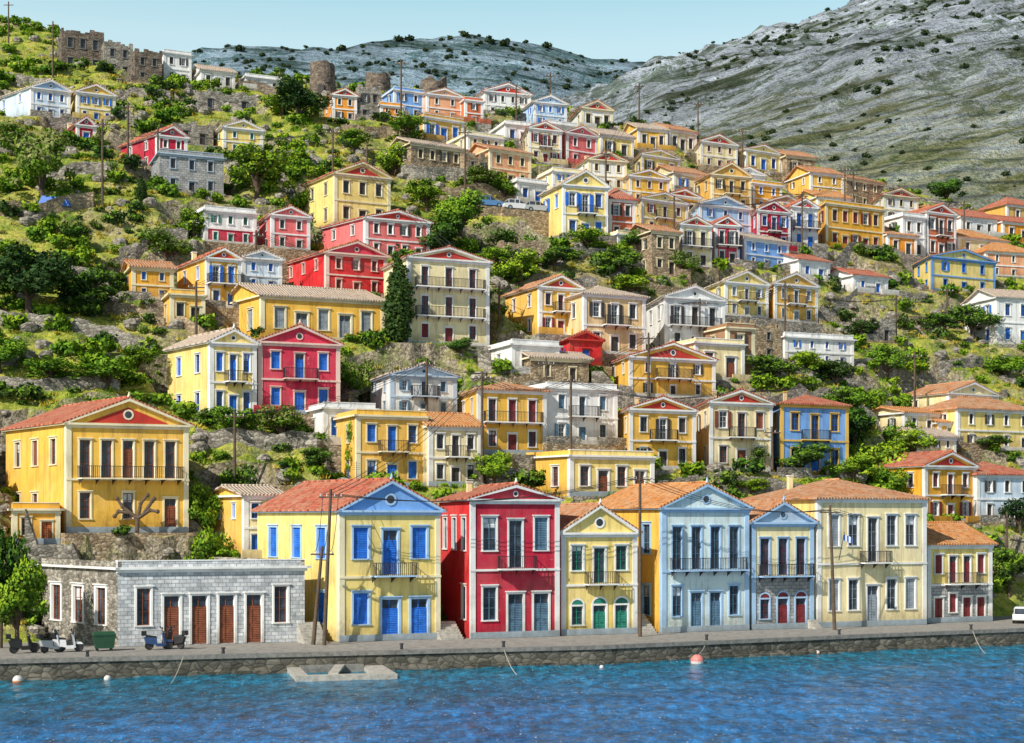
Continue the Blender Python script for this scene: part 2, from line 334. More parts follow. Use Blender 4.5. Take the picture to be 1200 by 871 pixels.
# ------------------------------------------------------------ houses
def H(name,pL,pR,yb,ye,ya=None,kind='ped',st=2,bays=3,wall='yellow',trim='white',sh='blue',roof='tile',side=0,yaw=24,depth=9,
      D=None,ped=None,balc=0,gp=None,mode='mix',gwall=None,swall=None,arch=False,fnd=True,pil=None,zb=None):
    rnd=random.Random(int(pL*31+yb*7))
    th=math.radians(yaw); uL=(pL-600)/F; uR=(pR-600)/F
    if D: XL,YL,z0=uL*D,D,1.42
    else: XL,YL,z0=cast(pL,yb)
    if zb is not None: z0=zb
    W=(uR*YL-XL)/(math.cos(th)-uR*math.sin(th))
    Dc=YL+W*math.sin(th)/2
    E=CZ+(HY-ye)*Dc/F-z0
    E=max(E,2.4)
    if ya is None: ya=ye-8
    if kind=='ped' : A=CZ+(HY-ya)*Dc/F-z0
    else: A=CZ+(HY-ya)*(Dc+depth*0.45)/F-z0
    A=max(A,E+0.10*W if kind=='ped' else E+0.9)
    phi=th
    if side>0:
        ub=(pL-side-600)/F; depth=max(depth,6)
        for k in range(12):
            kk=(XL-ub*YL)/depth/math.sqrt(1+ub*ub)
            if kk<0.93:
                phi=math.asin(kk)-math.atan(ub)
                if phi-th<math.radians(24): break
            depth+=0.8
        phi=max(min(phi,th+0.5),th-0.4)
    sk=math.tan(phi-th)
    FOOT.append((XL,YL,z0,math.cos(th),math.sin(th),sk,W,depth))
    root=empty(name,(XL,YL,z0),th)
    wl,wi,do,tr,rf,bl=MB(),MB(),MB(),MB(),MB(),MB()
    K=lambda x,y,z:(x-sk*y,y,z)
    fr=lambda u,o,z:K(u,-o,z)
    lf=lambda u,o,z:K(-o,u,z)
    rt=lambda u,o,z:K(W+o,u,z)
    wm='wall_'+wall if not wall.startswith(('stone','ash')) else wall
    sm=wm if not swall else ('wall_'+swall if not swall.startswith(('stone','ash')) else swall)
    gm=None if not gwall else ('wall_'+gwall if not gwall.startswith(('stone','ash')) else gwall)
    tm='trim_'+trim; shm='shut_'+sh
    if wall.startswith('stone') and kind=='flat': tm='coping'
    Hs=E/st
    near=Dc<150
    def bx(mb,fm,u0,u1,o0,o1,a,b,mat): mb.box(u0,u1,o0,o1,a,b,mat,fm)
    def wallgrid(fm,U,ops,mat,gmat):
        xs=sorted(set([0,round(U,3)]+[round(v,3) for o in ops for v in o[:2]]))
        zs=sorted(set([0,round(Hs,3),round(E,3)]+[round(v,3) for o in ops for v in o[2:4]]))
        for a,b in zip(xs,xs[1:]):
            for c,d in zip(zs,zs[1:]):
                mx,mz=(a+b)/2,(c+d)/2
                if any(o[0]<mx<o[1] and o[2]<mz<o[3] for o in ops): continue
                wl.poly([fm(a,0,c),fm(b,0,c),fm(b,0,d),fm(a,0,d)],gmat if (gmat and mz<Hs) else mat)
        for o in ops: opening(fm,*o,mat)
    def opening(fm,a,b,c,d,isd,md,mat):
        a,b,c,d=[round(v,3) for v in (a,b,c,d)]
        R=-0.22; mb=do if isd else wi
        wl.poly([fm(a,0,c),fm(a,R,c),fm(a,R,d),fm(a,0,d)],tm); wl.poly([fm(b,0,c),fm(b,R,c),fm(b,R,d),fm(b,0,d)],tm)
        wl.poly([fm(a,0,c),fm(b,0,c),fm(b,R,c),fm(a,R,c)],tm); wl.poly([fm(a,0,d),fm(b,0,d),fm(b,R,d),fm(a,R,d)],tm)
        m=(a+b)/2; w=b-a; h=d-c
        if md=='closed':
            top=d
            if isd and h>2.4:
                top=c+h*0.76
                mb.poly([fm(a,R+.01,top),fm(b,R+.01,top),fm(b,R+.01,d),fm(a,R+.01,d)],'glass')
                bx(mb,fm,a,b,R+.02,R+.08,top,top+.08,shm)
                bx(mb,fm,m-.03,m+.03,R+.02,R+.06,top+.08,d,shm)
            bx(mb,fm,a+.02,m-.015,R+.03,R+.11,c+.02,top-.01,shm); bx(mb,fm,m+.015,b-.02,R+.03,R+.11,c+.02,top-.01,shm)
            if isd and near:
                for (p,q) in ((a+.1,m-.09),(m+.09,b-.1)):
                    bx(mb,fm,p,q,R+.11,R+.135,c+h*.08,c+h*.34,shm); bx(mb,fm,p,q,R+.11,R+.135,c+h*.4,top-h*.06,shm)
        else:
            mb.poly([fm(a,R+.01,c),fm(b,R+.01,c),fm(b,R+.01,d),fm(a,R+.01,d)],'glass')
            fw=0.07; sash=shm if md=='sash' else 'shut_white'
            bx(mb,fm,a,a+fw,R+.02,R+.08,c,d,sash); bx(mb,fm,b-fw,b,R+.02,R+.08,c,d,sash)
            bx(mb,fm,a+fw,b-fw,R+.02,R+.08,d-fw,d,sash); bx(mb,fm,a+fw,b-fw,R+.02,R+.08,c,c+fw,sash)
            bx(mb,fm,m-.03,m+.03,R+.02,R+.075,c+fw,d-fw,sash)
            for t in (0.36,0.68): bx(mb,fm,a+fw,m-.03,R+.02,R+.07,c+h*t,c+h*t+.04,sash); bx(mb,fm,m+.03,b-fw,R+.02,R+.07,c+h*t,c+h*t+.04,sash)
            if near and not isd and rnd.random()<.35:
                q_=rnd.uniform(.2,.4); mb.poly([fm(a+.02,R+.015,d-h*q_),fm(b-.02,R+.015,d-h*q_),fm(b-.02,R+.015,d-.02),fm(a+.02,R+.015,d-.02)],'shut_white')
            if md=='open':
                t=.13*min(1,w); q=w*.5
                bx(mb,fm,a-t-q,a-t-.01,.06,.11,c,d,shm); bx(mb,fm,b+t+.01,b+t+q,.06,.11,c,d,shm)
        t=max(.11,.14*w)
        bx(tr,fm,a-t,a,0.002,.06,c,d,tm); bx(tr,fm,b,b+t,0.002,.06,c,d,tm); bx(tr,fm,a-t,b+t,0.002,.065,d,d+t,tm)
        if arch and isd!=2 and c<Hs*0.9:
            n=10; r0=w/2; r1=w/2+t; zc=d+t
            for i in range(n):
                A0=math.pi*i/n;A1=math.pi*(i+1)/n
                tr.poly([fm(m+math.cos(A0)*r0,.07,zc+math.sin(A0)*r0*.8),fm(m+math.cos(A0)*r1,.07,zc+math.sin(A0)*r1*.85),fm(m+math.cos(A1)*r1,.07,zc+math.sin(A1)*r1*.85),fm(m+math.cos(A1)*r0,.07,zc+math.sin(A1)*r0*.8)],tm)
                wi.poly([fm(m,.03,zc),fm(m+math.cos(A0)*r0,.03,zc+math.sin(A0)*r0*.8),fm(m+math.cos(A1)*r0,.03,zc+math.sin(A1)*r0*.8)],shm)
        elif h>1.0:
            bx(tr,fm,a-t*1.4,b+t*1.4,0.003,.17,d+t,d+t+.09,tm)
        if not isd: bx(tr,fm,a-t*1.2,b+t*1.2,0.003,.12,c-.1,c,tm)
    def pick():
        if mode!='mix': return mode if rnd.random()<.75 else rnd.choice(['closed','sash'])
        return rnd.choice(['closed','closed','sash','sash','open'] if not near else ['closed','sash','sash'])
    def ops_for(U,n,front):
        L=[]
        for f in range(st):
            zf=f*Hs; mar=U*.06; bw=(U-2*mar)/n
            for i in range(n):
                cx=mar+bw*(i+.5); h=Hs*.47; w=min(h*.52,bw*.5); isd=0; c=zf+Hs*.26
                md=pick()
                if front and f==0:
                    pat=gp or ('wDw' if n==3 else ('D' if n==1 else ('wD'*n)[:n]))
                    ch=pat[i%len(pat)]
                    if ch=='D': isd=1; c=0.03; h=Hs*.62 if not arch else Hs*.56; md='closed'; w=min(w*1.15,bw*.6)
                    elif ch=='_': continue
                    elif arch: h=Hs*.36;c=Hs*.2
                elif front and f>0 and balc and (balc=='wide' or i==n//2 or (n%2==0 and i==n//2-1)):
                    isd=2; c=zf+.04; h=Hs*.68
                elif not front and f==0 and rnd.random()<.35: continue
                L.append((cx-w/2,cx+w/2,c,c+h,isd,md))
        return L
    wallgrid(fr,W,ops_for(W,bays,True),wm,gm)
    ns=max(1,int(depth/3.6))
    wallgrid(lf,depth,ops_for(depth,ns,False),sm,None)
    wallgrid(rt,depth,ops_for(depth,ns,False),sm,None)
    wl.poly([K(0,depth,0),K(W,depth,0),K(W,depth,E),K(0,depth,E)],sm)
    if tm!='coping':
        bx(tr,fr,-.36,W+.36,.0,.36,E-.18,E,tm); bx(tr,lf,-.36,depth+.2,.003,.34,E-.17,E-.002,tm); bx(tr,rt,-.36,depth+.2,.003,.34,E-.17,E-.002,tm)
        bx(tr,fr,-.12,W+.12,.0,.16,E-.42,E-.18,tm)
    pm='trim_'+(pil or trim)
    if wm.startswith('wall'):
        pw=.38
        bx(tr,fr,-.05,pw,.004,.07,0,E-.42,pm); bx(tr,fr,W-pw,W+.05,.004,.07,0,E-.42,pm)
        bx(tr,lf,-.0,pw,.004,.05,0,E-.2,pm)
        for f in range(1,st): bx(tr,fr,-.08,W+.08,.008,.12,f*Hs-.22,f*Hs-.04,pm)
        bx(tr,fr,-.06,W+.06,.006,.09,0,.5,'trim_grey' if near else pm)
    # roof
    o=.45
    def rpoly(pts,mat):
        P=[Vector(p) for p in pts]; ud=(P[1]-P[0]).normalized(); nn=ud.cross(P[2]-P[0]).normalized(); vd=nn.cross(ud)
        uv=[((p-P[0]).dot(ud),(p-P[0]).dot(vd)) for p in P]
        rf.poly(pts,mat,uv)
        rf.poly([(p[0],p[1],p[2]-.14) for p in pts],mat,uv)
        n=len(pts)
        for i in range(n):
            a,b=pts[i],pts[(i+1)%n]; rf.poly([a,b,(b[0],b[1],b[2]-.14),(a[0],a[1],a[2]-.14)],mat)
    if kind=='ped':
        m=W/2; rise=(A-E); e2=E+.12; dz=rise*o/m
        y0,y1=-.35,depth+.3
        rpoly([K(-o,y1,e2-dz*.2),K(-o,y0,e2-dz*.2),K(m,y0,A+.12),K(m,y1,A+.12)],roof)
        rpoly([K(W+o,y0,e2-dz*.2),K(W+o,y1,e2-dz*.2),K(m,y1,A+.12),K(m,y0,A+.12)],roof)
        pc=('trim_'+ped if ped in TR else 'wall_'+ped) if ped else wm
        wl.poly([K(0,0,E),K(W,0,E),K(m,0,A)],wm if ped=='red' else pc); wl.poly([K(0,depth,E),K(W,depth,E),K(m,depth,A)],sm)
        if ped=='red' and rise>.9:
            wl.poly([K(W*.16,-.03,E+.06),K(W*.84,-.03,E+.06),K(m,-.03,E+.06+rise*.62)],pc)
        t=.28
        for (xa,xb) in ((-.34,m),(W+.34,m)):
            p=[(xa,E),(xb,A+.02),(xb,A+.02-t),(xa+(t*1.6 if xa<m else -t*1.6),E)]
            f0=[K(x,-.34,z) for x,z in p]; f1=[K(x,-.004,z) for x,z in p]
            tr.poly(f0,tm); tr.poly(f1[::-1],tm)
            for i in range(4): j=(i+1)%4; tr.poly([f0[i],f1[i],f1[j],f0[j]],tm)
        r=rise*.14; zc=E+rise*.36
        for i in range(12):
            a=2*math.pi*i/12;b=2*math.pi*(i+1)/12
            wi.poly([K(m,-.05,zc),K(m+math.cos(a)*r,-.05,zc+math.sin(a)*r),K(m+math.cos(b)*r,-.05,zc+math.sin(b)*r)],'glass')
            tr.poly([K(m+math.cos(a)*r,-.07,zc+math.sin(a)*r),K(m+math.cos(a)*r*1.5,-.07,zc+math.sin(a)*r*1.5),K(m+math.cos(b)*r*1.5,-.07,zc+math.sin(b)*r*1.5),K(m+math.cos(b)*r,-.07,zc+math.sin(b)*r)],tm)
        if near: tr.tube(K(m,-.2,A+.1),K(m,-.2,A+.55),.16,.04,tm,8)
        rf.tube(K(m,y0,A+.13),K(m,y1,A+.13),.12,.12,roof,6)
    elif kind=='hip':
        e2=E+.03; q=min(W,depth)*.48
        if W>=depth: r0,r1=(q,depth/2),(W-q,depth/2)
        else: r0,r1=(W/2,q),(W/2,depth-q)
        a,b,c_,d=K(-o,-o,e2),K(W+o,-o,e2),K(W+o,depth+o,e2),K(-o,depth+o,e2)
        R0,R1=K(r0[0],r0[1],A),K(r1[0],r1[1],A)
        if W>=depth: rpoly([a,b,R1,R0],roof);rpoly([b,c_,R1],roof);rpoly([c_,d,R0,R1],roof);rpoly([d,a,R0],roof)
        else: rpoly([a,b,R0],roof);rpoly([b,c_,R1,R0],roof);rpoly([c_,d,R1],roof);rpoly([d,a,R0,R1],roof)
        rf.tube(R0,R1,.11,.11,roof,6)
    elif kind=='side':
        e2=E+.08; h=depth/2
        rpoly([K(-o,-o,e2),K(W+o,-o,e2),K(W+o,h,A),K(-o,h,A)],roof)
        rpoly([K(W+o,depth+o,e2),K(-o,depth+o,e2),K(-o,h,A),K(W+o,h,A)],roof)
        wl.poly([K(0,0,E),K(0,depth,E),K(0,h,A-.1)],sm); wl.poly([K(W,0,E),K(W,depth,E),K(W,h,A-.1)],sm)
        rf.tube(K(-o,h,A),K(W+o,h,A),.11,.11,roof,6)
    else:
        rf.poly([K(0,0,E-.05),K(W,0,E-.05),K(W,depth,E-.05),K(0,depth,E-.05)],'roof_flat')
        if tm=='coping':   # ruined, ragged wall tops
            for fm,U in ((fr,W),(lf,depth),(rt,depth)):
                k=int(U/.8)+1
                for i in range(k): bx(rf,fm,U*i/k,U*(i+1)/k,-.4,-.003,E,E+rnd.uniform(.05,.9),wm)
        else:
            hh=.45
            for fm,U in ((fr,W),(lf,depth),(rt,depth)): bx(rf,fm,0.0,U,-.28,-.003,E,E+hh,wm if fm==fr else sm)
            bx(rf,fr,-.02,W+.02,-.32,.05,E+hh,E+hh+.08,tm)
    if balc and st>1:
        for f in ([1] if st==2 else range(1,st)):
            if balc=='wide': a,b=W*.08,W*.92
            else: a,b=W*.5-W/bays*.62,W*.5+W/bays*.62
            if bays%2==0 and balc!='wide': a,b=W*.5-W/bays*1.0,W*.5+W/bays*1.0
            z=f*Hs; out=1.05
            bx(bl,fr,a,b,.1,out,z-.12,z+.0,tm)
            k=max(2,int((b-a)/1.3))
            for i in range(k+1):
                x=a+.15+(b-a-.3)*i/k
                bl.poly([fr(x,.1,z-.12),fr(x,out-.2,z-.12),fr(x,.1,z-.62)],'iron'); bx(bl,fr,x-.04,x+.04,.1,out-.15,z-.2,z-.125,'iron')
            bx(bl,fr,a,b,out-.06,out-.01,z+.98,z+1.03,'iron'); bx(bl,fr,a,b,out-.05,out-.02,z+.1,z+.13,'iron')
            for e in (a,b-.04): bx(bl,fr,e,e+.04,.1,out-.06,z+.98,z+1.03,'iron')
            nb=int((b-a)/.16); rr=.018 if near else .026
            for i in range(nb+1):
                x=a+(b-a)*i/nb; bx(bl,fr,x-rr,x+rr,out-.05,out-.02,z,z+.98,'iron')
            for e in (a,b-.04):
                for i in range(1,6): bx(bl,fr,e,e+.035,i*out/6,i*out/6+.03,z,z+.98,'iron')
    if kind!='flat' and rnd.random()<.35:
        cx,cy=W*.25,depth*.7; rf.box(cx-.22,cx+.22,cy-.22,cy+.22,E,A+.35,'wall_cream',K); rf.box(cx-.28,cx+.28,cy-.28,cy+.28,A+.35,A+.45,tm,K)
    if kind!='flat' and rnd.random()<.5:   # television aerial
        cx,cy=W*.7,depth*.6; tr.tube(K(cx,cy,E),K(cx,cy,A+1.8),.025,.02,'iron',5)
        for i in range(4): tr.tube(K(cx-.35,cy,A+1.1+i*.18),K(cx+.35,cy,A+1.1+i*.18),.015,.015,'iron',4)
    if kind=='flat' and tm!='coping' and rnd.random()<.6 and not near:
        cx,cy=W*.6,depth*.5
        rf.tube(K(cx-.6,cy,E+.7),K(cx+.6,cy,E+.7),.28,.28,'car_silver',10)
        rf.box(cx-.7,cx-.6,cy-.1,cy+.1,E-.04,E+.6,'iron',K); rf.box(cx+.6,cx+.7,cy-.1,cy+.1,E-.04,E+.6,'iron',K)
    if fnd:
        fo=MB(); fo.box(-.8,W+.8,-1.6,depth+.6,-6,-.012,rnd.choice(['stone_rubble','stone_warm','stone_warm','stone_rubble']),K)
        if rnd.random()<.4:   # terrace parapet with a gate gap
            fm_=rnd.choice(['stone_rubble',wm]); fo.box(-.8,W*.4,-1.6,-1.35,-.012,.75,fm_,K); fo.box(W*.62,W+.8,-1.6,-1.35,-.012,.75,fm_,K)
        fo.obj('foundation',root)
    for mb,n in ((wl,'walls'),(wi,'windows'),(do,'doors'),(tr,'cornice_trim'),(rf,'roof'),(bl,'balcony')):
        if mb.f: mb.obj(n,root)
    return root

# --- waterfront row
H('stone_warehouse',138,357,758,664,kind='flat',st=1,bays=6,wall='ashlar_white',swall='stone_rubble',trim='white',sh='brown',side=83,yaw=20,depth=12,D=114,gp='wDDDDw',mode='sash',fnd=False)
H('yellow_blue_trim_house',398,515,750,598,563,wall='pale',trim='ltblue',pil='cream',sh='blue',roof='tile_red',side=93,yaw=22,depth=13,D=118.5,ped='blue',balc=1,gp='wDD',fnd=False,mode='closed')
H('red_neoclassical_house',552,655,748,585,568,wall='crimson',trim='white',sh='slate',roof='tile_red',side=37,yaw=22,depth=12,D=121.5,ped='crimson',balc=1,bays=3,gp='wDD',fnd=False,mode='sash',swall='red')  # softer light on the front painted in: crimson front, brighter red side
H('small_cream_house',658,746,746,624,592,wall='pale',trim='white',sh='green',roof='tile',yaw=20,depth=10,D=125,ped='pale',balc=1,gp='wDD',arch=True,fnd=False,mode='sash')
H('light_blue_house',776,877,741,595,567,wall='aqua',trim='ltblue',sh='slate',roof='tile_orange',side=84,yaw=22,depth=13,D=128,ped='aqua',bays=4,balc='wide',gp='wDDw',fnd=False,swall='yellow',mode='sash')
H('stone_base_house',881,953,739,612,588,wall='cream',trim='ltblue',sh='maroon',roof='tile',yaw=22,depth=10,D=131.5,ped='grey',bays=3,balc='wide',gp='wDD',gwall='ashlar_grey',arch=True,fnd=False,mode='sash')
H('large_cream_mansion',958,1085,735,584,562,kind='hip',wall='cream',trim='white',sh='grey',roof='tile',side=88,yaw=22,depth=14,D=134,bays=5,balc=1,gp='wwDww',fnd=False,mode='sash',swall='pale')
H('small_blue_window_house',1087,1162,732,638,612,kind='side',wall='pale',trim='white',sh='maroon',roof='tile_orange',yaw=24,depth=9,D=140,bays=4,gp='DwDD',balc=1,fnd=False,mode='closed',gwall='ashlar_grey')
# --- second band
H('large_yellow_mansion',78,220,627,497,467,wall='yellow',trim='cream',sh='brown',roof='tile_red',side=68,yaw=22,depth=13,ped='red',balc='wide',bays=5,gp='w_w_D')
H('low_yellow_annex',15,70,640,596,kind='flat',st=1,bays=2,wall='deepyellow',trim='cream',sh='rust',yaw=20,depth=5)
H('small_cream_annex',286,332,655,580,572,kind='side',wall='cream',trim='white',sh='blue',roof='tile_pale',side=40,yaw=22,depth=8,bays=2,swall='yellow')
H('yellow_townhouse',418,500,572,487,478,kind='flat',wall='yellow',trim='cream',sh='blue',yaw=24,depth=9,balc=1,st=2)
H('cream_townhouse',503,564,572,500,484,kind='side',wall='cream',trim='white',sh='dark',roof='tile_orange',yaw=24,depth=8,balc=1)
H('white_pediment_house',458,535,488,440,427,wall='white',trim='grey',sh='slate',roof='tile_pale',side=24,yaw=24,balc=1,ped='paleblue')
H('yellow_red_shutter_house',560,640,533,457,448,kind='hip',wall='yellow',trim='white',sh='maroon',roof='tile',side=22,yaw=24,balc='wide')
H('white_flat_house',641,723,522,455,kind='flat',wall='white',trim='white',sh='slate',yaw=24,balc=1,bays=3)
H('low_yellow_house',668,766,582,534,kind='flat',st=1,bays=4,wall='pale',trim='white',sh='brown',side=78,yaw=24,depth=11,swall='yellow')
H('yellow_red_pediment_house',738,815,552,480,465,wall='yellow',trim='white',sh='dark',roof='tile_red',side=14,yaw=24,ped='red',balc=1)
H('cream_red_pediment_house',832,905,554,472,457,wall='cream',trim='white',sh='brown',roof='tile_red',side=16,yaw=24,ped='red',balc=1)
H('blue_house',915,994,558,474,462,kind='hip',wall='skyblue',trim='yellow',sh='blue',roof='tile_red',side=12,yaw=24,balc=1,mode='sash')
H('yellow_hillside_house',738,838,466,420,402,wall='yellow',trim='white',sh='dark',roof='tile_red',side=24,yaw=24,ped='red',balc=1,bays=3)
H('white_terrace_house',380,440,522,478,kind='flat',st=1,wall='white',trim='white',sh='blue',yaw=24,depth=7)
H('pale_blue_window_house',246,300,492,402,386,wall='pale',trim='white',sh='blue',roof='tile_pale',side=48,yaw=24,balc=1,st=2,ped='pale')
H('rose_pink_house',303,398,486,402,381,wall='rose',trim='pinkw',sh='blue',roof='tile_red',yaw=22,balc=1,st=2,ped='rose',mode='closed')
H('small_red_house',668,705,430,398,388,wall='red',trim='red',sh='blue',roof='tile_red',side=16,yaw=24,depth=6,bays=1,st=1)
H('white_cottage',600,655,440,404,kind='flat',st=1,bays=2,wall='white',trim='white',sh='grey',yaw=24,depth=7)
H('stone_cottage',622,690,448,420,kind='side',st=1,bays=2,wall='stone_warm',trim='cream',sh='dark',roof='tile_pale',yaw=24,depth=5)
H('tall_cream_house',478,573,404,304,290,st=3,bays=3,wall='cream',trim='white',sh='maroon',roof='tile_red',yaw=22,balc='wide',ped='red',mode='sash')
H('yellow_balcony_house',632,682,394,337,323,wall='yellow',trim='white',sh='maroon',roof='tile',side=40,yaw=24,balc=1,ped='red')
H('cream_balcony_house',684,756,416,346,336,kind='hip',wall='sand',trim='white',sh='dark',roof='tile_pale',yaw=24,balc=1)
H('white_mansion',779,849,414,350,335,wall='white',trim='white',sh='dark',roof='tile_pale',side=21,yaw=24,balc='wide',ped='white')
H('brick_outhouse',852,884,446,384,kind='flat',st=2,bays=1,wall='brown',trim='cream',sh='dark',yaw=24,depth=6)
H('white_lower_house',815,872,446,402,kind='flat',st=1,bays=2,wall='cream',trim='white',sh='brown',yaw=24,depth=6)
H('bright_red_house',382,453,345,298,283,wall='red',trim='pinkw',sh='maroon',roof='tile_red',side=50,yaw=26,ped='rose',bays=3,depth=11)
H('long_yellow_house',306,450,397,350,337,kind='side',wall='yellow',trim='cream',sh='grey',roof='tile_pale',side=42,yaw=22,depth=9,bays=5,st=1,mode='closed')
H('yellow_hillside_villa',242,282,362,303,291,wall='yellow',trim='white',sh='blue',roof='tile_red',side=34,yaw=24,ped='red',bays=2,balc=1)
H('pale_blue_villa',284,330,342,303,293,wall='paleblue',trim='white',sh='blue',roof='tile_pale',yaw=24,ped='paleblue',bays=2)
H('low_yellow_villa',155,203,352,314,kind='side',ya=306,wall='deepyellow',trim='cream',sh='blue',roof='tile',yaw=22,depth=7,bays=2)
H('yellow_porch_house',200,240,385,345,kind='flat',wall='yellow',trim='cream',sh='dark',yaw=22,depth=6,bays=2,st=1)
H('yellow_red_trim_house',392,457,264,206,190,wall='pale',trim='cream',sh='dark',roof='tile_red',side=35,yaw=26,ped='red',bays=3)
H('pink_house',428,503,302,258,247,wall='pink',trim='white',sh='dark',roof='tile_red',side=48,yaw=24,ped='red',bays=4)
H('pink_white_house',318,363,293,253,242,wall='pink',trim='white',sh='dark',roof='tile_red',side=20,yaw=24,ped='pink',bays=2)
H('white_pink_wall_house',240,300,286,248,kind='flat',wall='white',gwall='rose',trim='white',sh='green',yaw=24,depth=7,bays=3,side=22)
H('grey_stone_house',187,262,226,182,kind='flat',wall='ashlar_grey',trim='grey',sh='dark',yaw=22,depth=7,bays=3,mode='sash')
H('crimson_house',184,219,196,160,148,wall='crimson',trim='white',sh='dark',roof='tile_red',side=40,yaw=26,ped='crimson',bays=2)
H('small_crimson_house',90,112,170,147,137,wall='crimson',trim='white',sh='blue',roof='tile_red',side=20,yaw=26,bays=1,st=1)
H('blue_white_house',36,82,138,105,94,wall='paleblue',trim='white',sh='blue',roof='tile_pale',side=40,yaw=26,bays=3,ped='ltblue')
H('yellow_blue_house',90,135,142,110,99,wall='pale',trim='white',sh='blue',roof='tile',side=10,yaw=26,bays=3,ped='yellow')
H('yellow_hilltop_cottage',262,308,180,151,141,wall='pale',trim='white',sh='green',roof='tile_pale',side=18,yaw=24,bays=2)
H('white_hilltop_house',192,224,97,63,kind='flat',wall='white',trim='white',sh='dark',yaw=24,depth=7,bays=2)
H('white_low_house',236,275,103,84,ya=78,kind='side',wall='white',trim='white',sh='dark',roof='tile_pale',yaw=24,depth=7,bays=3,st=1)
H('white_low_house',288,330,106,92,kind='flat',wall='white',trim='white',sh='dark',yaw=24,depth=7,bays=3,st=1)
H('stone_ruin_house',72,122,84,40,kind='flat',wall='stone_dark',trim='grey',sh='dark',yaw=22,depth=8,bays=3,mode='sash')
H('stone_ruin_house',122,156,88,54,kind='flat',wall='stone_rubble',trim='grey',sh='dark',yaw=22,depth=8,bays=2,mode='sash')
H('stone_ruin_house',158,190,98,64,kind='flat',wall='stone_dark',trim='grey',sh='dark',yaw=22,depth=8,bays=2,mode='sash')
H('stone_ruin_house',205,250,170,148,kind='flat',wall='stone_rubble',trim='grey',sh='dark',yaw=20,depth=5,bays=2,mode='sash',st=1)
H('stone_ruin_house',232,300,132,112,kind='flat',wall='stone_rubble',trim='grey',sh='dark',yaw=20,depth=5,bays=3,mode='sash',st=1)
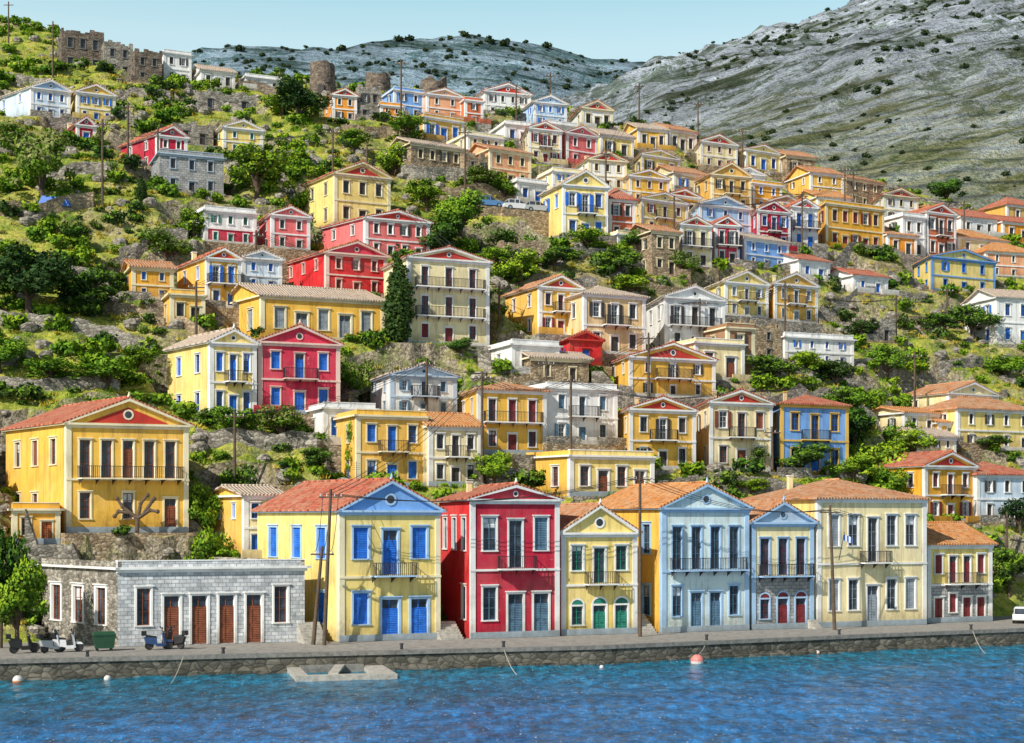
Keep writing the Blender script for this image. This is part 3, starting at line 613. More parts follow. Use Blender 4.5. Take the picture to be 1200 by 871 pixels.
# --- upper village
T=[('orange_house',390,418,142,112,104,'ped','orange','white','dark','tile_red',2,0),
('grey_stone_house',420,447,143,106,None,'flat','stone_rubble','grey','dark','tile',2,0),
('orange_house',446,472,146,124,None,'flat','orange','white','maroon','tile',2,0),
('blue_cottage',462,497,137,107,None,'flat','skyblue','white','dark','tile',2,0),
('yellow_cottage',500,542,140,112,104,'ped','yellow','white','dark','tile',2,0),
('red_cottage',545,566,146,118,None,'flat','terracotta','white','dark','tile',1,0),
('white_pediment_house',568,622,137,109,98,'ped','white','white','dark','tile_red',4,0),
('blue_white_cottage',626,664,148,121,112,'ped','ltblue','white','blue','tile_pale',3,0),
('white_yellow_house',682,718,152,128,118,'ped','white','cream','dark','tile_red',3,12),
('stone_yellow_house',482,545,212,172,166,'side','stone_warm','cream','dark','tile_pale',4,0),
('yellow_flat_house',497,543,165,140,None,'flat','yellow','white','blue','tile',3,0),
('cream_flat_house',548,590,192,160,None,'flat','cream','white','dark','tile',3,0),
('yellow_flat_house',574,622,216,178,172,'side','yellow','cream','dark','tile',3,0),
('ochre_stone_house',546,574,216,186,None,'flat','stone_warm','cream','dark','tile',2,0),
('cream_pediment_house',620,658,192,152,143,'ped','cream','white','maroon','tile_red',3,8),
('pink_cottage',664,700,194,158,148,'ped','pink','white','dark','tile',2,0),
('blue_shutter_yellow_house',660,712,282,218,200,'ped','pale','white','blue','tile_pale',3,26),
('brick_red_house',714,744,284,234,224,'hip','terracotta','white','dark','tile_red',2,0),
('cream_cottage',648,690,230,202,None,'flat','cream','white','blue','tile',3,0),
('white_red_roof_house',690,734,222,188,178,'ped','white','cream','dark','tile_red',3,0),
('yellow_gable_house',738,784,240,208,199,'ped','yellow','white','brown','tile',3,14),
('yellow_gable_house',752,796,206,184,176,'ped','pale','white','dark','tile',3,8),
('row_yellow_house',748,782,176,152,145,'side','yellow','white','dark','tile_pale',3,0),
('row_yellow_house',784,816,178,154,147,'side','cream','white','dark','tile',3,0),
('cream_gable_house',822,864,196,168,158,'ped','cream','white','maroon','tile_red',3,8),
('yellow_ridge_house',874,915,200,178,170,'ped','pale','white','blue','tile',3,0),
('brown_ridge_house',922,955,208,184,177,'side','stone_warm','cream','dark','tile',2,0),
('orange_gable_house',834,880,248,206,191,'ped','yellow','cream','dark','tile',3,22),
('yellow_square_house',882,916,248,216,None,'flat','deepyellow','white','blue','tile',2,0),
('yellow_wide_house',752,806,275,236,226,'ped','yellow','white','maroon','tile',3,10),
('light_blue_gable_house',820,880,276,242,230,'ped','ltblue','white','blue','tile_pale',3,12),
('crimson_gable_house',888,926,294,248,236,'ped','crimson','white','blue','tile_red',3,12),
('sky_blue_house',872,924,314,282,275,'side','skyblue','white','blue','tile_pale',3,0),
('white_villa',928,958,292,243,233,'ped','white','white','blue','tile_red',2,0),
('orange_yellow_mansion',968,1036,292,242,None,'flat','deepyellow','cream','maroon','tile',5,12),
('yellow_villa',950,988,232,204,196,'side','yellow','white','dark','tile',2,0),
('stone_villa',992,1034,240,212,206,'side','stone_warm','cream','dark','tile',3,0),
('white_red_villa',1036,1076,260,230,221,'ped','white','cream','dark','tile_red',3,12),
('brick_cream_house',1058,1084,300,254,None,'flat','white','white','dark','tile',2,0),
('brick_villa',1086,1120,302,250,240,'ped','terracotta','white','dark','tile_red',3,0),
('yellow_blue_frame_house',1092,1166,342,304,292,'ped','pale','blue','blue','tile',3,14),
('orange_roof_house',1122,1180,300,280,270,'hip','cream','white','dark','tile_orange',3,0),
('orange_roof_house',1155,1220,325,296,285,'hip','yellow','white','dark','tile_orange',3,0),
('orange_house',1175,1225,285,262,254,'side','orange','white','dark','tile_red',3,0),
('white_edge_house',1168,1230,405,350,340,'side','white','white','blue','tile_pale',3,0),
('stone_house',764,796,322,272,264,'side','stone_warm','cream','dark','tile',2,0),
('cream_tile_house',798,834,314,264,254,'ped','cream','white','dark','tile_red',2,8),
('rose_house',838,866,312,264,254,'ped','rose','white','dark','tile_red',2,0),
('yellow_pediment_house',850,900,372,332,318,'ped','pale','white','grey','tile_pale',3,26),
('yellow_pediment_house',908,958,378,334,320,'ped','yellow','white','grey','tile_pale',3,10),
('stone_terrace_house',862,916,420,384,None,'flat','stone_warm','cream','dark','tile',2,0),
('white_terrace_house',920,1000,428,396,None,'flat','white','white','blue','tile',4,0),
('yellow_quiet_villa',1084,1143,614,546,530,'ped','deepyellow','white','maroon','tile_red',3,58),
('pale_blue_villa',1145,1215,612,556,542,'hip','paleblue','white','dark','tile_red',3,0),
('cream_roof_house',1075,1120,545,512,502,'side','cream','white','dark','tile_pale',3,28),
('yellow_roof_house',1122,1215,528,480,466,'hip','pale','white','dark','tile',4,0),
('cream_gable_cottage',1112,1168,484,462,448,'ped','cream','white','dark','tile',3,0),
('orange_roof_cottage',1100,1160,520,496,488,'side','yellow','white','grey','tile_orange',3,16),
('white_flat_cottage',592,622,170,146,None,'flat','white','white','blue','tile',2,0),
('yellow_flat_cottage',704,742,184,160,152,'side','pale','white','dark','tile_pale',2,0),
('cream_flat_cottage',790,828,226,204,196,'side','cream','white','blue','tile',2,0),
('blue_flat_cottage',606,640,240,214,None,'flat','white','white','blue','tile',2,0),
('yellow_cottage',902,942,266,238,229,'ped','yellow','white','blue','tile',2,8),
('white_cottage',1000,1034,268,246,238,'side','white','white','dark','tile_red',2,0),
('cream_cottage',858,896,226,204,196,'ped','white','white','dark','tile',2,0),
('yellow_cottage',958,996,254,232,224,'side','pale','white','blue','tile_orange',2,0),
('orange_cottage',1084,1122,270,248,240,'hip','yellow','white','dark','tile_orange',2,0),
('white_red_roof_cottage',1126,1168,276,256,246,'side','white','white','dark','tile_red',3,0),
('yellow_cottage',1180,1225,262,242,232,'hip','yellow','white','dark','tile_red',2,0),
('white_terrace_cottage',700,738,250,226,None,'flat','white','white','dark','tile',2,0),
('ochre_cottage',784,820,252,230,222,'ped','deepyellow','white','dark','tile_red',2,0),
('white_cottage',724,760,300,276,None,'flat','cream','white','blue','tile',2,0),
('cream_cottage',936,972,330,306,298,'side','white','white','blue','tile_red',2,0),
('orange_cottage',1040,1074,300,276,268,'side','orange','white','dark','tile',2,0),
('white_cottage',640,676,168,146,None,'flat','white','white','blue','tile',2,0),
('stone_barn',1010,1050,400,380,None,'flat','stone_rubble','cream','dark','tile',2,0),
('stone_barn',590,640,310,288,None,'flat','stone_warm','cream','dark','tile',2,0),
('white_cottage',1000,1040,345,324,316,'side','white','white','blue','tile_red',2,0),
('cream_cottage',1060,1100,508,486,478,'side','cream','white','dark','tile_orange',2,0),
]
for (n,a,b,yb,ye,ya,k,w,tr_,sh_,rf_,bays,side) in T:
    st=1 if (yb-ye)<27 and yb>150 or (yb-ye)<20 else 2
    if w=='yellow': w=['yellow','pale','ochre','yellow','salmon','deepyellow'][(a*13+yb)%6]
    H(n,a,b,yb,ye,ya,kind=k,wall=w,trim=tr_,sh=sh_,roof=rf_,bays=bays,side=side,yaw=17+(a*7%15),depth=7.5,st=st,ped=('red' if (k=='ped' and rf_=='tile_red' and w!='crimson') else None),balc=1 if (yb-ye)>38 and k=='ped' else 0)

# ------------------------------------------------------------ terrain grid with terraces
GX0,GY0,ST=-170,86,1.0; NX,NY=341,250
Zg=[[0.0]*NX for _ in range(NY)]
for j in range(NY):
    for i in range(NX):
        x=GX0+i*ST;y=GY0+j*ST; z=h0(x,y); s=y-shore(x)
        if s>17:
            a=min(1,(s-17)/8)
            z+=a*(noise.fractal(Vector((x*.06,y*.06,3)),1,2,4)*1.6+noise.noise(Vector((x*.4,y*.4,0)))*.4)
            tz=z/2.4; fz=tz-math.floor(tz); z=z*(1-.5*a)+.5*a*2.4*(math.floor(tz)+min(1,fz*2.8))
        Zg[j][i]=z
best={}
for (ox,oy,z0,c,sn,sk,W,Dp) in FOOT:
    R=W+Dp+8
    i0=max(0,int(ox-R-GX0)); i1=min(NX-1,int(ox+R-GX0)); j0=max(0,int(oy-8-GY0)); j1=min(NY-1,int(oy+R-GY0))
    for j in range(j0,j1+1):
        for i in range(i0,i1+1):
            dx=GX0+i-ox;dy=GY0+j-oy
            lx=dx*c+dy*sn; ly=-dx*sn+dy*c; lx+=sk*ly
            d=math.hypot(max(-lx,lx-W,0),max(-ly,ly-Dp,0))
            if d<4:
                if (j,i) not in best or best[(j,i)][0]>d: best[(j,i)]=(d,z0)
for (j,i),(d,z0) in best.items():
    w=1 if d<1.2 else max(0,1-(d-1.2)/2.0)
    if z0<1.6: z0=1.2
    Zg[j][i]=Zg[j][i]*(1-w)+(z0-.06)*w
def ground(x,y):
    fx=(x-GX0)/ST; fy=(y-GY0)/ST; i=max(0,min(NX-2,int(fx))); j=max(0,min(NY-2,int(fy))); a=fx-i;b=fy-j
    return (Zg[j][i]*(1-a)+Zg[j][i+1]*a)*(1-b)+(Zg[j+1][i]*(1-a)+Zg[j+1][i+1]*a)*b
def grid_obj(name,xs,ys,fn,mat,smooth=True):
    v=[];f=[]
    for y in ys:
        for x in xs: v.append((x,y,fn(x,y)))
    n=len(xs)
    for j in range(len(ys)-1):
        for i in range(n-1): k=j*n+i; f.append((k,k+1,k+n+1,k+n))
    me=bpy.data.meshes.new(name); me.from_pydata(v,[],f); me.materials.append(MATS[mat])
    me.polygons.foreach_set('use_smooth',[smooth]*len(f)); me.update()
    o=bpy.data.objects.new(name,me); SC.collection.objects.link(o); return o
grid_obj('village_hillside',[GX0+i*ST for i in range(NX)],[GY0+j*ST for j in range(NY)],lambda x,y:Zg[int(round((y-GY0)/ST))][int(round((x-GX0)/ST))],'hill_ground',False)
CR=[(-700,120),(-300,150),(-100,200),(0,238),(50,262),(87,280),(128,288),(180,303),(230,320),(307,333),(500,365),(900,380)]
def mnear(x,y):
    t=(y-300)/600
    C=interp(CR,x*900/max(y,300) if y<900 else x)
    if t<=1: z=36+(C-36)*max(t,0)**.72
    else: z=C-(t-1)*130
    a=min(1,max(0,t*4))
    n=noise.fractal(Vector((x*.012,y*.012,1)),1,2.1,6)
    gul=1-abs(noise.noise(Vector((x*.010+y*.004,y*.003,4))))*2
    q=(z-x*.30+n*7)/7.5; st=q-math.floor(q)
    return z+a*(n*11+gul*5*(1 if t<.9 else .4)+(st**4)*3.2+noise.fractal(Vector((x*.05,y*.05,5)),1,2,4)*3+noise.noise(Vector((x*.15,y*.15,5)))*1.2)
grid_obj('rocky_mountain',[-400+4*i for i in range(270)],[285+4.5*j for j in range(160)],mnear,'mountain_near')
CF=[(-900,470),(-341,470),(-281,484),(-170,482),(-100,489),(-34,494),(40,480),(85,467),(145,462),(300,450),(900,430)]
def mfar(x,y):
    t=(y-900)/600
    C=interp(CF,x*1500/max(y,900) if y<1500 else x)
    z=60+(C-60)*max(t,0)**.8 if t<=1 else C-(t-1)*150
    n=noise.fractal(Vector((x*.006,y*.006,9)),1,2.1,6)
    gul=1-abs(noise.noise(Vector((x*.006-y*.002,y*.002,4))))*2
    return z+min(1,max(0,t*4))*(n*16*(1 if t<.8 else .5)+gul*12*(1 if t<.85 else .2)+noise.fractal(Vector((x*.03,y*.03,5)),1,2,4)*4)
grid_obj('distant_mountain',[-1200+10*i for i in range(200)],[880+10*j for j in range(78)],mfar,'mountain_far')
# water: one sheet with real wave relief where it is near
def wz(x,y):
    if y<50 or y>140 or x<-72 or x>88: return 0
    return noise.fractal(Vector((x*.45,y*.32,0)),.8,2.2,4)*.10+math.sin(y*.9+x*.25+noise.noise(Vector((x*.2,y*.2,0)))*3)*.03
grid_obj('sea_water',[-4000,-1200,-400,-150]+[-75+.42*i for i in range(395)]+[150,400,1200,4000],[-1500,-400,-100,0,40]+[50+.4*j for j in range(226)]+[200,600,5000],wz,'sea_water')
# ------------------------------------------------------------ quay
q=MB()
xs=[-165+2*i for i in range(163)]
for a,b in zip(xs,xs[1:]):
    ya,yb=shore(a),shore(b)
    q.poly([(a,ya,1.4),(b,yb,1.4),(b,yb+18,1.4),(a,ya+18,1.4)],'concrete')
    q.poly([(a,ya,-2),(b,yb,-2),(b,yb,1.15),(a,ya,1.15)],'stone_quay')
    q.hexa([(a,ya-.12,1.12),(b,yb-.12,1.12),(b,yb+.5,1.12),(a,ya+.5,1.12),(a,ya-.12,1.43),(b,yb-.12,1.43),(b,yb+.5,1.43),(a,ya+.5,1.43)],'coping')
    q.hexa([(a,ya-.3,-1),(b,yb-.3,-1),(b,yb+.1,-1),(a,ya+.1,-1),(a,ya-.3,.22),(b,yb-.3,.22),(b,yb+.1,.22),(a,ya+.1,.22)],'stone_quay')
q.obj('quay')
def wpt(px,D,z): return ((px-600)/F*D,D,z)
pf=MB()
e=empty('concrete_landing_stage',((398-600)/F*106,106.6,0),math.radians(14))
pf.box(-3.5,3.5,-3.4,-2.5,-.9,.36,'pale_concrete');pf.box(-3.5,-2.6,-2.498,3.2,-.9,.36,'pale_concrete');pf.box(2.0,3.5,-2.498,3.2,-.9,.36,'pale_concrete')
pf.box(-2.598,1.998,2.2,3.2,-.9,.5,'coping')
pf.hexa([(-1.2,-2.6,.362),(-.5,-2.6,.362),(.6,2.3,.362),(-.1,2.3,.362),(-1.2,-2.6,.46),(-.5,-2.6,.46),(.6,2.3,.56),(-.1,2.3,.56)],'pale_concrete')
pf.obj('slab',e)
def steps(px,D,w,n,rz=.38):
    m=MB()
    for i in range(n): m.box(0,w,i*.32,n*.32+.6,i*.19+.001,(i+1)*.19,'pale_concrete')
    m.obj('stone_steps',None,wpt(px,D,1.4),rz)
steps(517,120.5,1.9,7); steps(357,116.5,1.8,8); steps(750,127,1.6,8); steps(955,132.5,.8,6)
def buoy(px,D,r,a,b,name='mooring_buoy'):
    m=MB(); m.sphere((0,0,0),r,a,16,10,1,b); m.tube((0,0,r*.9),(0,0,r*1.35),r*.15,r*.1,'iron',8); m.ring((0,0,r*1.4),(1,0,0),r*.16,r*.04,'iron',10)
    m.tube((0,0,-r),(0,0,-r-1.5),r*.05,r*.05,'rope',6)
    m.obj(name,None,wpt(px,D,r*.35))
buoy(817,115.5,.52,'buoy_pink','buoy_white'); buoy(21,102,.36,'buoy_white','buoy_orange'); buoy(126,103.5,.25,'buoy_white','buoy_white'); buoy(958,124,.2,'buoy_white','buoy_orange'); buoy(705,112,.16,'buoy_white','buoy_white')
def rope(pts,name='mooring_rope',mat='rope',r=.03):
    m=MB()
    for a,b in zip(pts,pts[1:]): m.tube(a,b,r,r,mat,5,False)
    m.obj(name)
def sag(a,b,s,n=10):
    a=Vector(a);b=Vector(b); return [a.lerp(b,i/n)-Vector((0,0,4*s*(i/n)*(1-i/n))) for i in range(n+1)]
rope(sag(wpt(817,115.5,.6),wpt(829,120.5,1.4),.2)); rope(sag(wpt(590,113.2,1.4),wpt(606,107,0),.3)); rope(sag(wpt(1140,130.5,1.4),wpt(1155,124,0),.3)); rope(sag(wpt(215,106.2,1.4),wpt(200,101,0),.2))
for px in (100,260,470,590,829,985,1140):
    u=(px-600)/F; d=100
    while d<shore(u*d): d+=.2
    m=MB(); m.tube((0,0,0),(0,0,.35),.13,.1,'iron',10); m.tube((0,0,.35),(0,0,.45),.17,.15,'iron',10); m.obj('bollard',None,(u*d,d+.5,1.43))
# ------------------------------------------------------------ vehicles
def scooter(px,D,rz,col,z=1.41):
    e=empty('parked_scooter',wpt(px,D,z),rz,1.12); m=MB()
    for x in (-.62,.66):
        m.ring((x,0,.3),(0,1,0),.24,.07,'rubber',16); m.tube((x,-.04,.3),(x,.04,.3),.2,.2,'iron',12)
    m.obj('wheels',e)
    m=MB()
    m.hexa([(-.85,-.15,.45),(-.1,-.18,.3),(-.1,.18,.3),(-.85,.15,.45),(-.98,-.12,.86),(-.15,-.16,.80),(-.15,.16,.80),(-.98,.12,.86)],col)
    m.hexa([(-.15,-.19,.22),(.36,-.17,.22),(.36,.17,.22),(-.15,.19,.22),(-.15,-.19,.42),(.36,-.17,.42),(.36,.17,.42),(-.15,.19,.42)],col)
    m.hexa([(.34,-.22,.28),(.48,-.19,.28),(.48,.19,.28),(.34,.22,.28),(.2,-.22,1.12),(.34,-.15,1.14),(.34,.15,1.14),(.2,.22,1.12)],col)
    m.hexa([(.40,-.09,.52),(.94,-.08,.50),(.94,.08,.50),(.40,.09,.52),(.44,-.07,.68),(.82,-.06,.64),(.82,.06,.64),(.44,.07,.68)],col)
    m.hexa([(.3,-.17,1.1),(.34,-.17,1.1),(.34,.17,1.1),(.3,.17,1.1),(.14,-.13,1.5),(.17,-.13,1.5),(.17,.13,1.5),(.14,.13,1.5)],'glass')
    m.obj('body',e); m=MB()
    m.hexa([(-.85,-.14,.862),(-.12,-.14,.802),(-.12,.14,.802),(-.85,.14,.862),(-.8,-.1,1.0),(-.15,-.09,.9),(-.15,.09,.9),(-.8,.1,1.0)],'seat_black')
    m.box(-1.12,-.82,-.16,.16,.95,1.25,'seat_black')
    m.obj('seat',e); m=MB()
    m.tube((.66,0,.3),(.28,0,1.15),.035,.03,'iron'); m.tube((.24,-.36,1.2),(.24,.36,1.2),.028,.028,'seat_black')
    m.sphere((.34,0,1.12),.1,'chrome',10,6)
    for s in (-1,1): m.tube((.24,s*.27,1.2),(.18,s*.33,1.42),.012,.012,'chrome',5); m.sphere((.18,s*.33,1.45),.06,'seat_black',8,5)
    m.obj('handlebar',e)
scooter(28,108.5,.5,'seat_black'); scooter(62,109,.9,'car_silver'); scooter(80,109.5,.3,'car_white'); scooter(186,111.5,.4,'moto_blue'); scooter(203,112.2,2.7,'seat_black')
def car(px,D,z,rz,col,name='parked_car',loc=None):
    e=empty(name,loc or wpt(px,D,z),rz); m=MB()
    def ex(prof,w0,w1,mat):
        n=len(prof)
        L=[(x,-w0 if zz<.9 else -w1,zz) for x,zz in prof]; R=[(x,w0 if zz<.9 else w1,zz) for x,zz in prof]
        m.poly(L,mat);m.poly(R[::-1],mat)
        for i in range(n): j=(i+1)%n; m.poly([L[i],R[i],R[j],L[j]],mat)
    ex([(-2.1,.35),(-2.15,.6),(-2.05,.88),(-1.2,.95),(.9,.95),(1.85,.8),(2.1,.6),(2.1,.35),(1.6,.25),(-1.6,.25)],.85,.83,col)
    m.obj('body',e); m=MB()
    ex([(-1.9,.955),(-1.45,1.42),(.1,1.46),(.95,.955)],.8,.68,'glass'); ex([(-1.5,1.4),(-1.4,1.5),(.05,1.53),(.18,1.43)],.7,.66,col)
    for x in (-1.45,-.55,.12): m.box(x-.04,x+.04,-.75,.75,.95,1.43,col)
    m.obj('cabin',e); m=MB()
    for x in (-1.3,1.3):
        for s in (-1,1): m.tube((x,s*.68,.32),(x,s*.88,.32),.32,.32,'rubber',16); m.tube((x,s*.87,.32),(x,s*.9,.32),.18,.18,'chrome',12)
    m.obj('wheels',e)
for px,py,c in ((572,252,'car_blue'),(606,256,'car_white'),(630,258,'car_silver')):
    x,y,z=cast(px,py)
    FOOT.append((x-2.8,y-6,z,1,0,0,5.6,7.5))
    m=MB(); m.box(-2.6,2.6,-1.3,1.6,-4,-.0,'stone_warm'); m.obj('stone_parking_terrace',None,(x,y,z+.9),.35)
    car(0,0,0,.35,c,loc=(x,y,z+.91))
car(1199,141,1.41,1.2,'car_white')
e=empty('green_dumpster',wpt(122,110.5,1.41),.35); m=MB()
m.hexa([(-.65,-.4,.2),(.65,-.4,.2),(.65,.4,.2),(-.65,.4,.2),(-.8,-.5,1.15),(.8,-.5,1.15),(.8,.5,1.15),(-.8,.5,1.15)],'bin_green'); m.box(-.84,.84,-.54,.54,1.152,1.22,'bin_green')
m.hexa([(-.8,-.5,1.222),(.8,-.5,1.222),(.8,.5,1.222),(-.8,.5,1.222),(-.7,-.3,1.42),(.7,-.3,1.42),(.7,.4,1.42),(-.7,.4,1.42)],'bin_green')
for x in (-.5,.5):
    for y in (-.3,.3): m.tube((x,y-.04,.1),(x,y+.04,.1),.1,.1,'rubber',10)
for x in (-.86,.82): m.box(x,x+.05,-.1,.1,.9,1.0,'iron')
m.obj('bin_body',e)
# ------------------------------------------------------------ poles & wires
TOPS={}
def pole(px,yb,yt,D=None,lean=0,arm=True,k=None):
    if D: x,y,z=(px-600)/F*D,D,1.4
    else: x,y,_=cast(px,yb); z=ground(x,y)-.3
    top=CZ+(HY-yt)*y/F
    m=MB(); hgt=max(3,top-z)
    m.tube((0,0,0),(lean,0,hgt),.17,.11,'wood_pole',10)
    if arm:
        m.box(lean-.9,lean+.9,-.06,.06,hgt-.7,hgt-.58,'wood_pole')
        for a in (-.8,-.3,.3,.8): m.tube((lean+a,0,hgt-.58),(lean+a,0,hgt-.4),.045,.03,'car_white',6)
    m.obj('utility_pole',None,(x,y,z)); TOPS[k or px]=Vector((x+lean,y,z+hgt-.4))
for a in [(380,757,573,115.5,.5),(367,757,640,116,.7),(750,745,553,124),(978,735,592,131.5,-.4)]: pole(*a)
for a in [(565,572,436),(669,560,440),(120,250,140),(710,284,175),(749,152,97),(818,178,118),(645,128,85),(1050,402,346),(1072,472,412),(1110,382,336),(853,540,455),(585,380,330),(940,300,225),(1000,250,200),(470,160,70),(185,210,150),(390,250,150),(640,480,420),(990,270,195),(62,90,25),(10,60,2),(1180,660,600),(820,420,350),(545,250,150),
 (275,560,480),(300,330,270),(430,230,170),(870,210,150),(920,400,330),(1130,290,235),(230,410,330),(500,490,420),(790,300,230),(760,470,390),(905,560,500),(150,190,120),(605,150,100)]:
    pole(a[0],a[1],a[2])
def wire(a,b,s=1.2):
    for o in (-.6,0.,.6):
        d=Vector((o,0,0)); rope(sag(TOPS[a]+d,TOPS[b]+d,s,14),'power_line','iron',.024)
for a,b in ((380,750),(750,978),(367,380),(380,565),(565,669),(669,853),(120,185),(710,749),(749,818),(853,1072),(978,1180),(710,940),(1050,1110),(585,390),(545,645),(185,390),(275,500),(500,640),(230,300),(300,585),(585,820),(820,920),(920,1050),(790,940),(940,1000),(1000,1130),(120,150),(430,545),(760,905),(640,760)): wire(a,b)
for px,yb,yt,w,mt in ((378,112,76,30,'stone_dark'),(443,112,88,30,'stone_dark'),(508,116,96,32,'stone_dark')):
    x,y,z=cast(px,yb+6); R=w/2*y/F; top=CZ+(HY-yt)*y/F
    m=MB(); n=24
    for i in range(n):
        a0=2*math.pi*i/n;a1=2*math.pi*(i+1)/n
        t0=top-z+1.3*noise.noise(Vector((math.cos(a0)*1.5,math.sin(a0)*1.5,px)));t1=top-z+1.3*noise.noise(Vector((math.cos(a1)*1.5,math.sin(a1)*1.5,px)))
        o_=lambda a,r,zz:(math.cos(a)*r,math.sin(a)*r,zz)
        m.poly([o_(a0,R*1.1,-3),o_(a1,R*1.1,-3),o_(a1,R*.95,t1),o_(a0,R*.95,t0)],mt); m.poly([o_(a0,R*.95,t0),o_(a1,R*.95,t1),o_(a1,R*.72,t1),o_(a0,R*.72,t0)],mt); m.poly([o_(a0,R*.72,t0),o_(a1,R*.72,t1),o_(a1,R*.72,-1),o_(a0,R*.72,-1)],mt)
    m.box(-.5,.5,-R*1.12,-R*.9,0,2,'shut_dark'); m.box(.8,1.3,-R*1.04,-R*.8,2.4,3.1,'shut_dark')
    m.obj('windmill_ruin',None,(x,y,z))
# retaining walls
def rwall(p0,p1,h,mat='stone_rubble',n=12,name='stone_retaining_wall'):
    P=[]
    for i in range(n+1):
        t=i/n; x,y,_=cast(p0[0]+(p1[0]-p0[0])*t,p0[1]+(p1[1]-p0[1])*t+math.sin(t*7)*1.5); P.append((x,y,ground(x,y)))
    m=MB()
    for a,b in zip(P,P[1:]):
        if infoot((a[0]+b[0])/2,(a[1]+b[1])/2,.2): continue
        za,zb=a[2]+h+random.uniform(-.2,.12),b[2]+h+random.uniform(-.2,.12)
        m.hexa([(a[0],a[1]-.3,a[2]-3),(b[0],b[1]-.3,b[2]-3),(b[0],b[1]+.35,b[2]-3),(a[0],a[1]+.35,a[2]-3),(a[0],a[1]-.22,za),(b[0],b[1]-.22,zb),(b[0],b[1]+.35,zb),(a[0],a[1]+.35,za)],mat)
    if m.f: m.obj(name)
for a in [((0,385),(180,412),1.6),((0,260),(110,250),1.8,'stone_warm'),((205,118),(300,150),1.6),((300,210),(380,235),1.3),((60,205),(130,215),1.4),((485,388),(580,398),1.6),
 ((500,232),(640,240),1.5,'stone_warm'),((560,290),(660,310),1.6),((720,340),(860,350),1.5,'stone_warm'),((640,300),(740,315),1.4),((950,350),(1080,352),1.1),((980,420),(1100,440),1.2),
 ((220,440),(300,455),1.3),((0,455),(140,470),1.2),((560,430),(720,452),1.5),((850,470),(1000,480),1.4),((1000,500),(1110,505),1.3),((760,585),(900,590),1.6),((220,600),(300,605),1.4),((400,160),(480,166),1.8,'stone_warm'),
 ((470,215),(560,222),2.0),((930,300),(1060,305),1.3),((230,520),(420,540),1.4),((0,590),(90,600),1.5),((1090,560),(1200,570),1.3),((30,655),(250,655),3.2),((1000,205),(1200,262),1.0),((140,300),(220,290),1.3),
 ((0,180),(90,185),1.5),((200,95),(360,118),1.6,'stone_dark'),((130,150),(210,165),1.5),((60,110),(200,120),1.3),((0,90),(70,105),1.4),((260,190),(380,200),1.4),((0,320),(150,330),1.4),((100,355),(240,400),1.3,'stone_warm'),((0,520),(60,530),1.3),((280,420),(470,440),1.5),
 ((560,340),(700,345),1.3),((540,265),(700,285),1.4),((860,440),(1050,455),1.3),((960,380),(1170,385),1.2,'stone_warm'),((1040,330),(1190,345),1.2),((1000,550),(1100,545),1.2),((880,585),(1050,600),1.5),((1100,430),(1200,440),1.2),((250,590),(420,600),1.5),((470,560),(620,575),1.3),((700,465),(860,475),1.3),((960,440),(1180,470),1.1)]:
    rwall(*a)
# ------------------------------------------------------------ vegetation
def crown(m,lobes,n,size,mats,rnd):
    tw=sum(l[3]**2 for l in lobes)
    for (cx,cy,cz,r,sz) in lobes:
        k=int(n*r*r/tw)
        for _ in range(k):
            d=Vector((rnd.gauss(0,1),rnd.gauss(0,1),rnd.gauss(0,1))).normalized()
            rr=r*rnd.uniform(.55,1.08)
            p=Vector((cx,cy,cz))+Vector((d.x*rr,d.y*rr,d.z*rr*sz))
            a=Vector((rnd.gauss(0,1),rnd.gauss(0,1),rnd.gauss(0,1))).normalized(); b=a.cross(d+Vector((.01,.3,.2))).normalized()
            s=size*rnd.uniform(.6,1.3)
            mt=mats[0] if (d.z>-.1 and rnd.random()<.8) else mats[1]  # crown shade painted in: leaves on lobe undersides take the darker material
            m.poly([p-a*s-b*s*.5,p+a*s-b*s*.6,p+a*s*.9+b*s*.5,p-a*s*.8+b*s*.6],mt)
def tree_mesh(kind,seed):
    rnd=random.Random(seed); m=MB()
    if kind=='cypress':
        m.tube((0,0,-.02),(0,0,.5),.022,.01,'bark',8)
        lobes=[]
        for i in range(34):
            t=i/33; R=.115*math.sin(math.pi*min(1,(t*.93+.12))**.75)+.012
            lobes.append((rnd.uniform(-.02,.02),rnd.uniform(-.02,.02),.05+t*.92,R,.42))
        crown(m,lobes,6500,.014,('leaf_dark','leaf_dark'),rnd)
    else:
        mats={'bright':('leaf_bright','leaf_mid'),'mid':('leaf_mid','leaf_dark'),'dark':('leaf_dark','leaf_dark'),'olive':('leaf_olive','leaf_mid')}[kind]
        m.tube((0,0,-.1),(.02,0,.25),.045,.03,'bark',8)
        lobes=[]
        for i in range(9):
            a=i*2.4+rnd.uniform(-.4,.4); r=rnd.uniform(.12,.36); z=rnd.uniform(.32,.86); r*= (1.1-.7*abs(z-.5))
            c=(math.cos(a)*r,math.sin(a)*r,z); mid=(c[0]*.4,c[1]*.4,.25+(z-.25)*.5)
            m.tube((.02,0,.22),mid,.026,.018,'bark',6); m.tube(mid,c,.018,.006,'bark',6)
            lobes.append((*c,rnd.uniform(.13,.22),rnd.uniform(.65,.9)))
        for i in range(8):
            a=rnd.uniform(0,6.28); lobes.append((math.cos(a)*.38*rnd.uniform(.6,1.1),math.sin(a)*.38,rnd.uniform(.3,.8),rnd.uniform(.06,.1),.8))
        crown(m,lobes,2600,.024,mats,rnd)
    return m.mesh(kind+'_tree_mesh')
TM={k:[tree_mesh(k,i*13+5) for i in range(3 if k!='cypress' else 1)] for k in ('bright','mid','dark','olive','cypress')}
NMS={'bright':'fig_tree','mid':'broadleaf_tree','dark':'carob_tree','olive':'olive_tree','cypress':'cypress_tree'}
